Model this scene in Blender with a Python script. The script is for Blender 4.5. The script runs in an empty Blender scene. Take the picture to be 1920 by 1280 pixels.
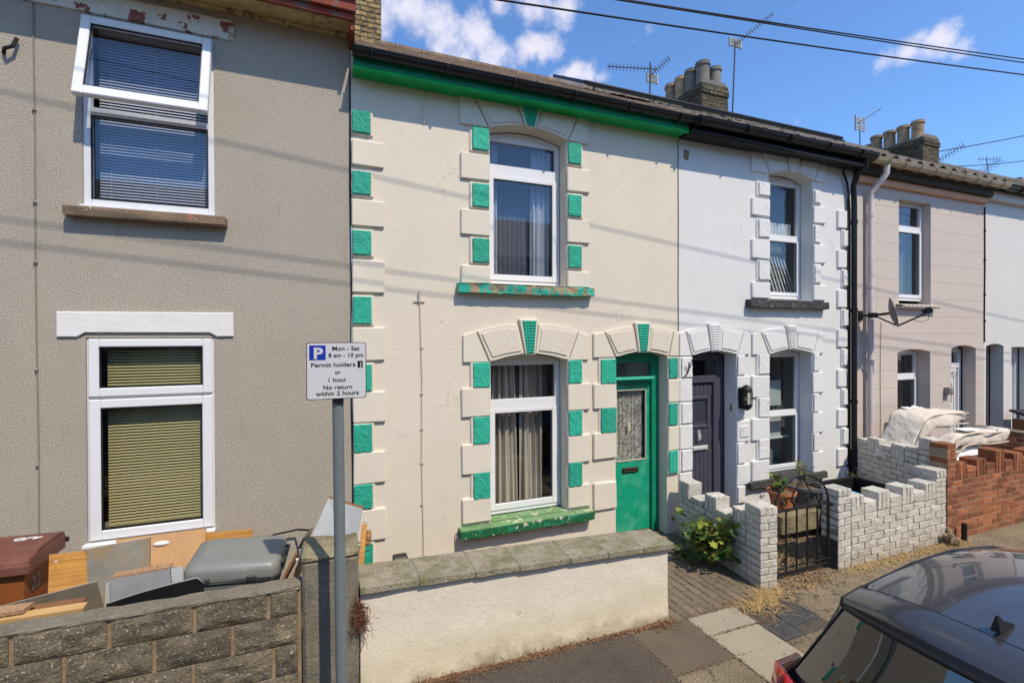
import bpy, bmesh, math, random
from mathutils import Vector, Matrix, noise
random.seed(7)
R = math.radians
scn = bpy.context.scene
C = scn.collection

# ------------------------------------------------------------------ camera
yaw, pit, rol = R(21.4), R(0.345), R(-0.2)
fwd = Vector((math.sin(yaw)*math.cos(pit), math.cos(yaw)*math.cos(pit), -math.sin(pit)))
rt0 = Vector((math.cos(yaw), -math.sin(yaw), 0))
up0 = rt0.cross(fwd)
rt = rt0*math.cos(rol) + up0*math.sin(rol)
up = up0*math.cos(rol) - rt0*math.sin(rol)
cd = bpy.data.cameras.new('camera')
cd.sensor_width = 36; cd.lens = 900/1920*36
cd.clip_start = 0.05; cd.clip_end = 2000
cam = bpy.data.objects.new('camera', cd); C.objects.link(cam)
cam.matrix_world = Matrix(((rt.x, up.x, -fwd.x, 0), (rt.y, up.y, -fwd.y, -5.2), (rt.z, up.z, -fwd.z, 2.6), (0, 0, 0, 1)))
scn.camera = cam

# ------------------------------------------------------------------ sun, sky, exposure
SUN = Vector((0.33, -1.0, 1.42)).normalized()
sd = bpy.data.lights.new('sun', 'SUN'); sd.energy = 3.85; sd.angle = R(0.53); sd.color = (1.0, 0.88, 0.70)
so = bpy.data.objects.new('sun', sd); C.objects.link(so)
so.location = (3, -10, 20)
so.rotation_euler = SUN.to_track_quat('Z', 'Y').to_euler()

world = bpy.data.worlds.new('World'); scn.world = world; world.use_nodes = True
wn, wl = world.node_tree.nodes, world.node_tree.links
wn.clear()
def wnode(t, **k):
    n = wn.new(t)
    for a, v in k.items(): setattr(n, a, v)
    return n
sky = wnode('ShaderNodeTexSky', sky_type='NISHITA', sun_disc=False)
sky.sun_elevation = math.asin(SUN.z); sky.sun_rotation = math.atan2(SUN.x, SUN.y)
sky.air_density = 1.0; sky.dust_density = 0.3; sky.ozone_density = 2.5
SKYS = 0.15
tint = wnode('ShaderNodeMix', data_type='RGBA', blend_type='MULTIPLY'); tint.inputs[0].default_value = 1
wl.new(sky.outputs[0], tint.inputs[6]); tint.inputs[7].default_value = (0.80, 1.06, 1.33, 1)
geo = wnode('ShaderNodeTexCoord')
nz = wnode('ShaderNodeTexNoise'); nz.inputs['Scale'].default_value = 7; nz.inputs['Detail'].default_value = 7; nz.inputs['Roughness'].default_value = .6
wl.new(geo.outputs['Generated'], nz.inputs['Vector'])
wsub = wnode('ShaderNodeVectorMath', operation='SUBTRACT'); wsub.inputs[1].default_value = (.5, .5, .5)
wl.new(nz.outputs['Color'], wsub.inputs[0])
wsc = wnode('ShaderNodeVectorMath', operation='SCALE'); wsc.inputs['Scale'].default_value = .10
wl.new(wsub.outputs[0], wsc.inputs[0])
wad = wnode('ShaderNodeVectorMath', operation='ADD')
wl.new(geo.outputs['Generated'], wad.inputs[0]); wl.new(wsc.outputs[0], wad.inputs[1])
# cumulus puffs: direction (azimuth from +Y towards +X, elevation), radius, strength
PUFFS = [(5.3, 32.8, 3.2, .9), (9.3, 32.9, 3.4, 1), (13.0, 32.8, 3.6, 1.05), (16.8, 32.4, 3.4, 1.05), (19.4, 31.0, 2.8, 1), (15, 30.5, 2.8, .9), (21.5, 30.6, 2.2, .85), (4.5, 30.8, 2.6, .9), (7.5, 35.2, 2.6, .75), (18.5, 28.8, 2.2, .7),
         (23.2, 31.3, 1.9, 1.05), (25.2, 31.3, 2.1, 1.1), (24.3, 35.4, 2.5, .9), (27, 34.8, 2.4, .85), (20.5, 35.6, 2.2, .8), (28.4, 28.6, 2.0, .95), (30.4, 28.1, 1.9, .95), (26.8, 28.7, 1.5, .8), (32.3, 27.6, 1.2, .6),
         (62.8, 24.3, 1.9, 1.0), (60.8, 24.4, 1.7, .92), (59.1, 24.2, 1.4, .78), (64.2, 23.3, 1.4, .85), (61.5, 25.2, 1.2, .7), (56.8, 24, .9, .42), (55.6, 18.4, 1.2, .55), (38.2, 31.2, 1.1, .45), (36, 30.5, 1.2, .35),
         (-30, 40, 9, 1), (-60, 28, 10, 1), (95, 30, 9, 1), (130, 45, 11, 1), (110, 18, 8, .9), (200, 40, 10, 1), (240, 28, 11, 1), (165, 25, 8, .8), (290, 50, 9, .9), (20, 62, 8, .8)]
acc = None
for az, el, rad, st in PUFFS:
    a, e = R(az), R(el)
    d = Vector((math.sin(a)*math.cos(e), math.cos(a)*math.cos(e), math.sin(e)))
    dn = wnode('ShaderNodeVectorMath', operation='DISTANCE'); dn.inputs[1].default_value = d
    wl.new(wad.outputs[0], dn.inputs[0])
    mr = wnode('ShaderNodeMapRange', interpolation_type='SMOOTHSTEP')
    mr.inputs['From Min'].default_value = 0; mr.inputs['From Max'].default_value = R(rad)*1.45
    mr.inputs['To Min'].default_value = st; mr.inputs['To Max'].default_value = 0
    wl.new(dn.outputs['Value'], mr.inputs['Value'])
    if acc is None: acc = mr.outputs[0]
    else:
        m = wnode('ShaderNodeMath', operation='MAXIMUM'); wl.new(acc, m.inputs[0]); wl.new(mr.outputs[0], m.inputs[1]); acc = m.outputs[0]
n2 = wnode('ShaderNodeTexNoise'); n2.inputs['Scale'].default_value = 22; n2.inputs['Detail'].default_value = 8; n2.inputs['Roughness'].default_value = .6
wl.new(geo.outputs['Generated'], n2.inputs['Vector'])
mm = wnode('ShaderNodeMath', operation='MULTIPLY_ADD'); wl.new(n2.outputs['Fac'], mm.inputs[0]); mm.inputs[1].default_value = 1.7; mm.inputs[2].default_value = -.98
ad = wnode('ShaderNodeMath', operation='ADD'); wl.new(mm.outputs[0], ad.inputs[0]); wl.new(acc, ad.inputs[1])
cr = wnode('ShaderNodeMapRange', interpolation_type='SMOOTHSTEP'); cr.inputs['From Min'].default_value = .12; cr.inputs['From Max'].default_value = 1.0; cr.inputs['To Max'].default_value = .88
wl.new(ad.outputs[0], cr.inputs['Value'])
cmix = wnode('ShaderNodeMix', data_type='RGBA')
wl.new(cr.outputs[0], cmix.inputs[0]); wl.new(tint.outputs[2], cmix.inputs[6]); cmix.inputs[7].default_value = (.80/SKYS, .77/SKYS, .86/SKYS, 1)
bg = wnode('ShaderNodeBackground'); bg.inputs['Strength'].default_value = SKYS
wl.new(cmix.outputs[2], bg.inputs['Color'])
wo = wnode('ShaderNodeOutputWorld'); wl.new(bg.outputs[0], wo.inputs[0])
vs = scn.view_settings
vs.view_transform = 'Standard'; vs.look = 'None'; vs.gamma = 1; vs.use_curve_mapping = False
vs.exposure = 0.24
scn.cycles.transparent_max_bounces = 16

# ------------------------------------------------------------------ materials
MATS = {}
def mat(name, col, rough=.8, var=None, bump=None, spots=None, spec=.3, metal=0, rand=0, coat=0, blotch=None, lines=None, cracks=None):
    """var=(scale, amount): noise value variation; bump=(scale, strength, distance); spots=[(scale, lo, hi, colour, amount, detail)]: noise-thresholded paint/dirt patches"""
    if name in MATS: return MATS[name]
    m = bpy.data.materials.new(name); m.use_nodes = True
    N, L = m.node_tree.nodes, m.node_tree.links
    p = N['Principled BSDF']
    p.inputs['Roughness'].default_value = rough
    p.inputs['Specular IOR Level'].default_value = spec
    p.inputs['Metallic'].default_value = metal
    if coat: p.inputs['Coat Weight'].default_value = coat; p.inputs['Coat Roughness'].default_value = .04
    tc = N.new('ShaderNodeTexCoord'); vec = tc.outputs['Object']
    oi = None
    if rand:
        oi = N.new('ShaderNodeObjectInfo')
        cmb = N.new('ShaderNodeVectorMath'); cmb.operation = 'SCALE'
        cmb.inputs[0].default_value = (13.1, 7.7, 23.3); L.new(oi.outputs['Random'], cmb.inputs['Scale'])
        ad = N.new('ShaderNodeVectorMath'); ad.operation = 'ADD'; L.new(vec, ad.inputs[0]); L.new(cmb.outputs[0], ad.inputs[1]); vec = ad.outputs[0]
    def tex(scale, detail=5, ro=.6, st=None):
        t = N.new('ShaderNodeTexNoise'); t.inputs['Scale'].default_value = scale; t.inputs['Detail'].default_value = detail; t.inputs['Roughness'].default_value = ro
        if st:
            mp = N.new('ShaderNodeMapping'); mp.inputs['Scale'].default_value = st; L.new(vec, mp.inputs[0]); L.new(mp.outputs[0], t.inputs['Vector'])
        else: L.new(vec, t.inputs['Vector'])
        return t.outputs['Fac']
    rgb = N.new('ShaderNodeRGB'); rgb.outputs[0].default_value = (*col, 1); cur = rgb.outputs[0]
    def scale_by(fac_socket, lo, hi, a=.3, b=.7):
        nonlocal cur
        mr = N.new('ShaderNodeMapRange'); mr.inputs['From Min'].default_value = a; mr.inputs['From Max'].default_value = b
        mr.inputs['To Min'].default_value = lo; mr.inputs['To Max'].default_value = hi; L.new(fac_socket, mr.inputs['Value'])
        v = N.new('ShaderNodeVectorMath'); v.operation = 'SCALE'; L.new(cur, v.inputs[0]); L.new(mr.outputs[0], v.inputs['Scale']); cur = v.outputs[0]
    if rand: scale_by(oi.outputs['Random'], 1-rand, 1+rand, 0, 1)
    for v in ([var] if var and not isinstance(var, list) else (var or [])):
        scale_by(tex(v[0], st=v[2] if len(v) > 2 else None), 1-v[1], 1+v[1])
    for s in (spots or []):
        mr = N.new('ShaderNodeMapRange'); mr.inputs['From Min'].default_value = s[1]; mr.inputs['From Max'].default_value = s[2]; mr.inputs['To Max'].default_value = s[4]
        L.new(tex(s[0], s[5] if len(s) > 5 else 6, .65, s[6] if len(s) > 6 else None), mr.inputs['Value'])
        mx = N.new('ShaderNodeMix'); mx.data_type = 'RGBA'; L.new(mr.outputs[0], mx.inputs[0]); L.new(cur, mx.inputs[6]); mx.inputs[7].default_value = (*s[3], 1); cur = mx.outputs[2]
    if cracks:   # hairline cracks: (scale, width, colour, amount, mask scale, mask lo, mask hi)
        csc, cw, ccol, cam, ms, mlo, mhi = cracks
        vo = N.new('ShaderNodeTexVoronoi'); vo.feature = 'DISTANCE_TO_EDGE'; vo.inputs['Scale'].default_value = csc
        nn = N.new('ShaderNodeTexNoise'); nn.inputs['Scale'].default_value = 3.5; nn.inputs['Detail'].default_value = 7; L.new(vec, nn.inputs['Vector'])
        mxx = N.new('ShaderNodeMix'); mxx.data_type = 'RGBA'; mxx.inputs[0].default_value = .4; L.new(vec, mxx.inputs[6]); L.new(nn.outputs['Color'], mxx.inputs[7]); L.new(mxx.outputs[2], vo.inputs['Vector'])
        m1 = N.new('ShaderNodeMapRange'); m1.inputs['From Max'].default_value = cw; m1.inputs['To Min'].default_value = cam; m1.inputs['To Max'].default_value = 0; L.new(vo.outputs['Distance'], m1.inputs['Value'])
        m2 = N.new('ShaderNodeMapRange'); m2.inputs['From Min'].default_value = mlo; m2.inputs['From Max'].default_value = mhi; L.new(tex(ms, 3), m2.inputs['Value'])
        mu = N.new('ShaderNodeMath'); mu.operation = 'MULTIPLY'; L.new(m1.outputs[0], mu.inputs[0]); L.new(m2.outputs[0], mu.inputs[1])
        mx = N.new('ShaderNodeMix'); mx.data_type = 'RGBA'; L.new(mu.outputs[0], mx.inputs[0]); L.new(cur, mx.inputs[6]); mx.inputs[7].default_value = (*ccol, 1); cur = mx.outputs[2]
    if lines:   # fine stains running along the z height: (z_lo, z_hi, colour, amount)
        for zl, zh, colr, am in lines:
            sx = N.new('ShaderNodeSeparateXYZ'); gp_ = N.new('ShaderNodeNewGeometry'); L.new(gp_.outputs['Position'], sx.inputs[0])
            nz_ = tex(5, 6); ad2 = N.new('ShaderNodeMath'); ad2.operation = 'MULTIPLY_ADD'; L.new(nz_, ad2.inputs[0]); ad2.inputs[1].default_value = .5; L.new(sx.outputs[2], ad2.inputs[2])
            mr = N.new('ShaderNodeMapRange'); mr.inputs['From Min'].default_value = zl+.25; mr.inputs['From Max'].default_value = zh+.25; mr.inputs['To Min'].default_value = am; mr.inputs['To Max'].default_value = 0
            L.new(ad2.outputs[0], mr.inputs['Value'])
            mx = N.new('ShaderNodeMix'); mx.data_type = 'RGBA'; L.new(mr.outputs[0], mx.inputs[0]); L.new(cur, mx.inputs[6]); mx.inputs[7].default_value = (*colr, 1); cur = mx.outputs[2]
    L.new(cur, p.inputs['Base Color'])
    hsock = None
    for b in ([bump] if bump and not isinstance(bump, list) else (bump or [])):
        bn = N.new('ShaderNodeBump'); bn.inputs['Strength'].default_value = b[1]; bn.inputs['Distance'].default_value = b[2]
        if len(b) > 3 and b[3] == 'crack':
            vo = N.new('ShaderNodeTexVoronoi'); vo.feature = 'DISTANCE_TO_EDGE'; vo.inputs['Scale'].default_value = b[0]
            nn = N.new('ShaderNodeTexNoise'); nn.inputs['Scale'].default_value = 4; nn.inputs['Detail'].default_value = 6; L.new(vec, nn.inputs['Vector'])
            mxx = N.new('ShaderNodeMix'); mxx.data_type = 'RGBA'; mxx.inputs[0].default_value = .35; L.new(vec, mxx.inputs[6]); L.new(nn.outputs['Color'], mxx.inputs[7])
            L.new(mxx.outputs[2], vo.inputs['Vector'])
            mr = N.new('ShaderNodeMapRange'); mr.inputs['From Max'].default_value = .012; L.new(vo.outputs['Distance'], mr.inputs['Value']); L.new(mr.outputs[0], bn.inputs['Height'])
        elif len(b) > 3 and b[3] == 'quilt':
            pr_ = None
            for an in (45, -45):
                mp = N.new('ShaderNodeMapping'); mp.inputs['Rotation'].default_value = (R(20), R(35), R(an)); wv = N.new('ShaderNodeTexWave'); wv.inputs['Scale'].default_value = b[0]; wv.inputs['Distortion'].default_value = .6
                L.new(tc.outputs['Object'], mp.inputs[0]); L.new(mp.outputs[0], wv.inputs['Vector'])
                if pr_ is None: pr_ = wv.outputs['Fac']
                else:
                    mi = N.new('ShaderNodeMath'); mi.operation = 'MULTIPLY'; L.new(pr_, mi.inputs[0]); L.new(wv.outputs['Fac'], mi.inputs[1]); pr_ = mi.outputs[0]
            L.new(pr_, bn.inputs['Height'])
        elif len(b) > 3 and b[3] == 'joint':   # scored ashlar joints: block length b[4], course height b[5]
            br = N.new('ShaderNodeTexBrick'); mp = N.new('ShaderNodeMapping'); mp.inputs['Rotation'].default_value = (R(-90), 0, 0); mp.inputs['Location'].default_value = (b[6], 0, b[7])
            sx = N.new('ShaderNodeSeparateXYZ'); cx = N.new('ShaderNodeCombineXYZ'); L.new(tc.outputs['Object'], sx.inputs[0]); L.new(sx.outputs[0], cx.inputs[0])
            az = N.new('ShaderNodeMath'); az.operation = 'ADD'; az.inputs[1].default_value = b[7]; L.new(sx.outputs[2], az.inputs[0]); L.new(az.outputs[0], cx.inputs[1]); N.remove(mp)
            L.new(cx.outputs[0], br.inputs['Vector'])
            br.inputs['Scale'].default_value = 1; br.inputs['Brick Width'].default_value = b[4]; br.inputs['Row Height'].default_value = b[5]; br.inputs['Mortar Size'].default_value = .004; br.inputs['Mortar Smooth'].default_value = .5
            br.inputs['Color1'].default_value = (1, 1, 1, 1); br.inputs['Color2'].default_value = (1, 1, 1, 1); br.inputs['Mortar'].default_value = (0, 0, 0, 1)
            L.new(br.outputs['Color'], bn.inputs['Height'])
        else:
            L.new(tex(b[0], 4, .55), bn.inputs['Height'])
        if hsock: L.new(hsock, bn.inputs['Normal'])
        hsock = bn.outputs['Normal']
    if hsock: L.new(hsock, p.inputs['Normal'])
    MATS[name] = m
    return m

def glass_mat(name, ior=1.75, tint=(.93, .95, .95)):
    m = bpy.data.materials.new(name); m.use_nodes = True
    N, L = m.node_tree.nodes, m.node_tree.links; N.remove(N['Principled BSDF'])
    fr = N.new('ShaderNodeFresnel'); fr.inputs['IOR'].default_value = ior
    tr = N.new('ShaderNodeBsdfTransparent'); tr.inputs[0].default_value = (*tint, 1)
    gl = N.new('ShaderNodeBsdfGlossy'); gl.inputs['Roughness'].default_value = .0
    gl.inputs['Color'].default_value = (.92, .95, 1, 1)
    gm_ = N.new('ShaderNodeNewGeometry'); inv = N.new('ShaderNodeMath'); inv.operation = 'SUBTRACT'; inv.inputs[0].default_value = 1; L.new(gm_.outputs['Backfacing'], inv.inputs[1])
    ml = N.new('ShaderNodeMath'); ml.operation = 'MULTIPLY'; L.new(fr.outputs[0], ml.inputs[0]); L.new(inv.outputs[0], ml.inputs[1])
    mx = N.new('ShaderNodeMixShader'); L.new(ml.outputs[0], mx.inputs[0]); L.new(tr.outputs[0], mx.inputs[1]); L.new(gl.outputs[0], mx.inputs[2])
    L.new(mx.outputs[0], N['Material Output'].inputs[0]); MATS[name] = m
    return m

CREAM = mat('cream_masonry_paint', (.665, .595, .485), .75, [(1.3, .035), (14, .02)], [(1.7, .5, .002, 'crack'), (22, .22, .004), (0, .35, .003, 'joint', .62, .3125, 0, .02)], spots=[(3, .58, .78, (.58, .51, .41), .4), (30, .69, .72, (.36, .31, .25), .6), (1.6, .60, .72, (.72, .66, .56), .4), (3.2, .60, .72, (.50, .43, .33), .28, 6, (6, 6, .35))], cracks=(1.7, .006, (.30, .25, .19), .75, 1.3, .52, .62))
CREAMQ = mat('cream_quoin_paint', (.675, .61, .50), .75, [(3, .03)], [(30, .3, .005)], spots=[(34, .68, .71, (.38, .32, .26), .6)])
CREAMR = mat('cream_rough_render', (.66, .595, .485), .8, [(25, .05)], [(55, .9, .006)])
GREEN = mat('sea_green_textured_paint', (.026, .36, .24), .65, [(12, .14), (60, .14)], [(48, 1, .012)], rand=.14, spots=[(18, .64, .72, (.10, .45, .33), .5), (30, .69, .72, (.30, .33, .27), .6)])
GREENP = mat('green_gloss_paint', (.006, .30, .17), .4, [(4, .08)], [(9, .15, .004)], spots=[(5, .48, .66, (.10, .44, .30), .6), (26, .66, .72, (.25, .5, .38), .4)], spec=.4)
GREENF = mat('lit_green_eaves_paint', (.004, .38, .09), .55, [(4, .15)], [(40, .4, .003)], spec=.3, spots=[(4, .55, .72, (.02, .26, .10), .6, 6, (.6, 3, 3)), (26, .68, .72, (.25, .30, .2), .5)])
GREEND = mat('deep_green_frame_paint', (.004, .22, .12), .4, [(5, .1)], [(20, .1, .002)], spec=.4)
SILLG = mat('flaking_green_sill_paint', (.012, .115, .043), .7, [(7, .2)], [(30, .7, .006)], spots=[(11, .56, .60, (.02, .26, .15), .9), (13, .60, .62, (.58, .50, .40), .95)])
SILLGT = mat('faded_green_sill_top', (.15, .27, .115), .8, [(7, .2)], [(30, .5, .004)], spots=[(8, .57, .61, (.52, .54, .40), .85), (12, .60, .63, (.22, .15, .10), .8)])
SILLU = mat('peeling_green_sill_paint', (.03, .40, .28), .65, [(7, .1)], [(25, .6, .006)], spots=[(9, .50, .52, (.34, .25, .15), 1, 5, (1, 1, .5)), (14, .60, .62, (.05, .05, .04), .8)])
PEBBLE = mat('grey_pebbledash', (.435, .385, .315), .95, [(.9, .05), (85, .28), (170, .22)], [(92, 1, .013), (190, .7, .006)], spots=[(1.1, .55, .8, (.42, .355, .25), .5), (2.4, .58, .74, (.30, .275, .235), .4, 6, (5, 5, .55)), (.8, .60, .72, (.47, .43, .37), .45), (3.5, .62, .70, (.22, .205, .18), .45, 6, (6, 6, .35))])
WHITEM = mat('white_masonry_paint', (.665, .66, .64), .7, [(1.5, .03), (18, .02)], [(24, .25, .004), (0, .3, .003, 'joint', .62, .3125, 0, .02)], spots=[(3.5, .62, .72, (.52, .53, .55), .35), (40, .70, .74, (.2, .2, .2), .5), (3.2, .58, .72, (.46, .45, .43), .35, 6, (6, 6, .35))], cracks=(1.9, .006, (.30, .29, .28), .7, 1.4, .52, .62))
WHITEQ = mat('white_quoin_paint', (.68, .675, .655), .7, [(4, .04)], [(28, .3, .005)], spots=[(11, .67, .70, (.30, .28, .26), .7)])
PINK = mat('pale_pink_masonry_paint', (.54, .465, .41), .75, [(1.5, .03), (16, .02)], [(24, .2, .004), (0, .9, .006, 'joint', 50, .305, 0, .09)], spots=[(5, .68, .75, (.45, .36, .32), .3)])
WHITE2 = mat('off_white_masonry_paint', (.60, .59, .565), .75, [(1.5, .03)], [(24, .2, .004)])
UPVC = mat('white_upvc', (.72, .725, .735), .35, spec=.4)
UPVCG = mat('white_upvc_dusty', (.66, .665, .675), .45, [(6, .05)], spec=.4)
GASKET = mat('black_rubber', (.012, .012, .013), .6)
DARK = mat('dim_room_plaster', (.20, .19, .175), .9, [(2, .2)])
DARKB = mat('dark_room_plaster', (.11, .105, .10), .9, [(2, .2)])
GLASS = glass_mat('window_glass')
GLASSB = glass_mat('window_glass_blueish', 1.85, (.84, .87, .92))
BLINDY = mat('cream_yellow_blind', (.43, .36, .17), .5)
BLINDW = mat('white_blind', (.55, .55, .58), .5)
CURT = mat('striped_curtain', (.60, .52, .44), .9, [(3, .15, (16, .1, .05))], [(300, .3, .001)], spots=[(5, .52, .6, (.20, .16, .14), .8, 2, (9, .1, .02))])
NET = mat('white_net_curtain', (.62, .63, .62), .9, [(8, .12, (6, 6, .4))])
NETD = mat('dim_grey_net', (.155, .165, .17), .9, [(6, .15, (6, 6, .3))])
LACE = mat('lace_curtain', (.55, .51, .45), .9, [(30, .25)], spots=[(38, .50, .56, (.07, .06, .05), .85), (9, .52, .6, (.12, .10, .09), .4)])
BLACKP = mat('black_plastic', (.014, .014, .016), .4, [(8, .2)], spec=.3)
BLACKM = mat('black_painted_iron', (.012, .012, .013), .5, [(20, .3)], [(60, .2, .002)])
BEIGEP = mat('beige_gutter_plastic', (.46, .37, .25), .5, [(5, .15)], spots=[(9, .6, .72, (.20, .15, .10), .5)])
PINKPIPE = mat('pink_painted_pipe', (.60, .53, .50), .6, [(6, .1)])
TILE = mat('weathered_concrete_tile', (.17, .12, .085), .95, [(5, .3), (30, .25)], [(50, .6, .01)], spots=[(14, .55, .68, (.26, .23, .17), .6), (10, .6, .7, (.28, .13, .06), .6)])
TILEG = mat('grey_brown_roof_tile', (.14, .12, .10), .95, [(5, .3), (30, .25)], [(50, .6, .01)], spots=[(14, .55, .68, (.24, .22, .17), .6)])
YBRICK = mat('yellow_stock_brick', (.27, .19, .085), .95, [(30, .3)], [(60, .6, .006)], rand=.45, spots=[(14, .48, .60, (.045, .04, .035), .85)])
DBRICK = mat('sooty_stock_brick', (.10, .08, .05), .95, [(30, .3)], [(60, .6, .006)], rand=.35, spots=[(16, .50, .62, (.035, .03, .025), .8)])
MORTARD = mat('dark_mortar', (.10, .09, .07), .95, [(40, .2)], [(80, .5, .004)])
WBRICK = mat('white_painted_brick', (.55, .525, .465), .85, [(25, .12), (5, .10)], [(35, 1, .010)], rand=.10, spots=[(20, .55, .62, (.25, .22, .18), .7), (5, .52, .70, (.40, .355, .28), .6), (60, .64, .68, (.12, .10, .09), .6)], lines=[(-.02, .22, (.33, .27, .18), .75)])
WMORT = mat('dirty_white_joint', (.19, .175, .155), .9, [(30, .35)], [(60, .5, .004)])
RBRICK = mat('orange_red_brick', (.27, .10, .045), .9, [(30, .3)], [(60, .6, .006)], rand=.42, spots=[(12, .60, .72, (.12, .06, .04), .7), (40, .66, .72, (.42, .30, .2), .4)])
RMORT = mat('sandy_mortar', (.30, .235, .16), .95, [(40, .2)], [(80, .5, .004)])
BLOCKM = mat('rock_faced_concrete_block', (.165, .138, .092), .95, [(8, .3), (60, .4)], [(70, 1, .012)], rand=.2, spots=[(7, .42, .68, (.075, .065, .052), .8), (55, .62, .66, (.52, .47, .38), .75, 3)])
BMORT = mat('brown_block_mortar', (.25, .185, .115), .95, [(10, .2), (70, .2)], [(60, .6, .005)])
CONC = mat('old_grey_concrete', (.175, .155, .118), .95, [(4, .2), (40, .2)], [(45, .8, .01)], spots=[(7, .55, .65, (.10, .095, .08), .6), (60, .68, .72, (.6, .57, .5), .6, 3)])
MOSS = mat('mossy_concrete_top', (.24, .205, .125), .95, [(7, .3), (60, .3)], [(40, 1, .02)], spots=[(12, .52, .66, (.10, .10, .035), .6), (50, .64, .7, (.5, .45, .35), .5)])
COPE = mat('lichen_coping_stone', (.275, .245, .18), .95, [(6, .2), (70, .3)], [(50, 1, .012)], rand=.02, spots=[(7, .47, .62, (.14, .145, .055), .75), (50, .58, .66, (.12, .105, .08), .7), (38, .64, .7, (.55, .51, .42), .5)])
CRWALL = mat('cream_lumpy_render', (.70, .64, .535), .8, [(2, .05), (20, .03)], [(9, .35, .012), (30, .4, .006), (1.5, .3, .003, 'crack'), (60, .35, .004)], spots=[(16, .60, .70, (.50, .44, .35), .5), (34, .66, .70, (.28, .24, .19), .6), (2.6, .58, .78, (.60, .50, .33), .5)], lines=[(.0, .5, (.58, .47, .27), .6), (-.05, .12, (.22, .19, .12), .7)], cracks=(2.2, .006, (.33, .28, .21), .7, 1.8, .50, .60))
ASPH = mat('dark_tarmac_slab', (.083, .067, .052), .95, [(3, .15), (90, .45)], [(140, 1, .006)], spots=[(150, .66, .7, (.3, .29, .27), .7, 2)])
ROADM = mat('road_asphalt', (.06, .06, .06), .95, [(2, .15), (120, .35)], [(140, 1, .006)])
PAVM = mat('sandy_gravel_tarmac', (.21, .165, .105), .95, [(2.5, .25), (70, .5)], [(80, 1, .012)], spots=[(110, .62, .68, (.42, .37, .28), .7, 2), (4, .58, .7, (.10, .085, .065), .5)], cracks=(.9, .008, (.05, .042, .03), .85, .9, .42, .55))
SLABG = mat('grey_paving_slab', (.116, .094, .064), .92, [(3, .12), (60, .15)], [(90, .5, .003)], rand=.06)
SLABL = mat('pale_paving_slab', (.31, .272, .198), .9, [(3, .06), (60, .08)], [(90, .4, .003)], rand=.03, spots=[(9, .66, .74, (.22, .2, .17), .4)])
PAVER = mat('brown_block_paver', (.165, .128, .09), .95, [(40, .2)], [(90, .6, .004)], rand=.16, spots=[(60, .62, .7, (.32, .28, .22), .5)])
SOIL = mat('dry_soil', (.17, .125, .08), 1, [(5, .25), (50, .35)], [(40, 1, .03)])
IRONC = mat('cast_iron_cover', (.07, .07, .068), .7, [(20, .3)], [(60, .6, .004)])
GALV = mat('galvanised_grey_pole', (.145, .172, .175), .5, [(4, .08), (30, .06)], spots=[(40, .68, .72, (.5, .52, .52), .7), (2, .55, .75, (.12, .15, .16), .5, 4, (4, 4, .4))], spec=.5)
SIGNW = mat('grey_white_sign_sheet', (.55, .56, .58), .5, [(40, .03, (.1, .1, 3))], spec=.4)
SIGNB = mat('sign_black', (.006, .006, .008), .5)
SIGNBL = mat('sign_blue', (.006, .03, .32), .5)
BINB = mat('brown_bin_plastic', (.26, .078, .02), .45, [(3, .15)], spots=[(4, .56, .66, (.22, .085, .02), .6)], spec=.4)
BINL = mat('brown_bin_lid_plastic', (.15, .055, .036), .5, [(4, .2)], [(40, .25, .003)], spec=.4, spots=[(5, .52, .7, (.22, .12, .085), .5), (30, .68, .72, (.32, .24, .2), .5)])
WHITEPT = mat('white_hand_paint', (.72, .71, .70), .7)
WOODO = mat('orange_pine_board', (.44, .21, .042), .55, [(2, .15), (1, .3, (1.5, 1.5, 38)), (9, .1)], spots=[(1, .55, .62, (.30, .13, .03), .5, 4, (1.5, 1.5, 60))])
WOODT = mat('tan_hardboard', (.46, .27, .125), .8, [(5, .1), (80, .1)], spots=[(4, .58, .72, (.30, .16, .07), .5), (24, .68, .72, (.62, .50, .36), .5)])
WOODB = mat('brown_board', (.20, .095, .04), .7, [(5, .15)])
WOODP = mat('pale_softwood', (.50, .31, .13), .75, [(2, .15, (1, 1, 20))])
CHIP = mat('raw_chipboard_edge', (.36, .22, .12), .95, [(70, .4)], [(70, 1, .01)])
GREYBD = mat('grey_stained_board', (.165, .155, .125), .7, [(3, .25)], spots=[(5, .46, .60, (.20, .125, .045), .7, 5, (1, 1, .6)), (30, .66, .7, (.4, .38, .33), .5)])
GREYLAM = mat('blue_grey_laminate', (.25, .255, .26), .6, [(4, .12)], spots=[(9, .60, .66, (.14, .14, .145), .6), (30, .67, .71, (.42, .3, .2), .6)])
LTGREY = mat('pale_grey_laminate', (.40, .41, .40), .5, [(4, .06)])
CASE = mat('grey_suitcase_shell', (.19, .198, .185), .42, [(3, .07)], spec=.45, spots=[(5, .56, .72, (.30, .29, .26), .5), (26, .68, .71, (.12, .12, .115), .6, 5, (.4, 2, 2))])
CASED = mat('dark_suitcase_trim', (.035, .037, .038), .45)
DOORG = mat('slate_violet_door', (.062, .060, .085), .45, [(5, .08)], spec=.45)
CHROME = mat('dull_chrome', (.62, .62, .60), .35, metal=.35, spec=.7)
BRONZE = mat('aged_bronze', (.06, .045, .035), .45, metal=.6)
TERRA = mat('terracotta', (.46, .16, .06), .85, [(6, .12)], spots=[(8, .6, .7, (.5, .3, .2), .4)])
GREYPOT = mat('grey_plastic_pot', (.11, .115, .125), .55, [(5, .1)])
CLAYPOT = mat('buff_chimney_clay', (.36, .25, .145), .85, [(4, .15)], rand=.15, spots=[(6, .50, .66, (.10, .085, .07), .75)])
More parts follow.
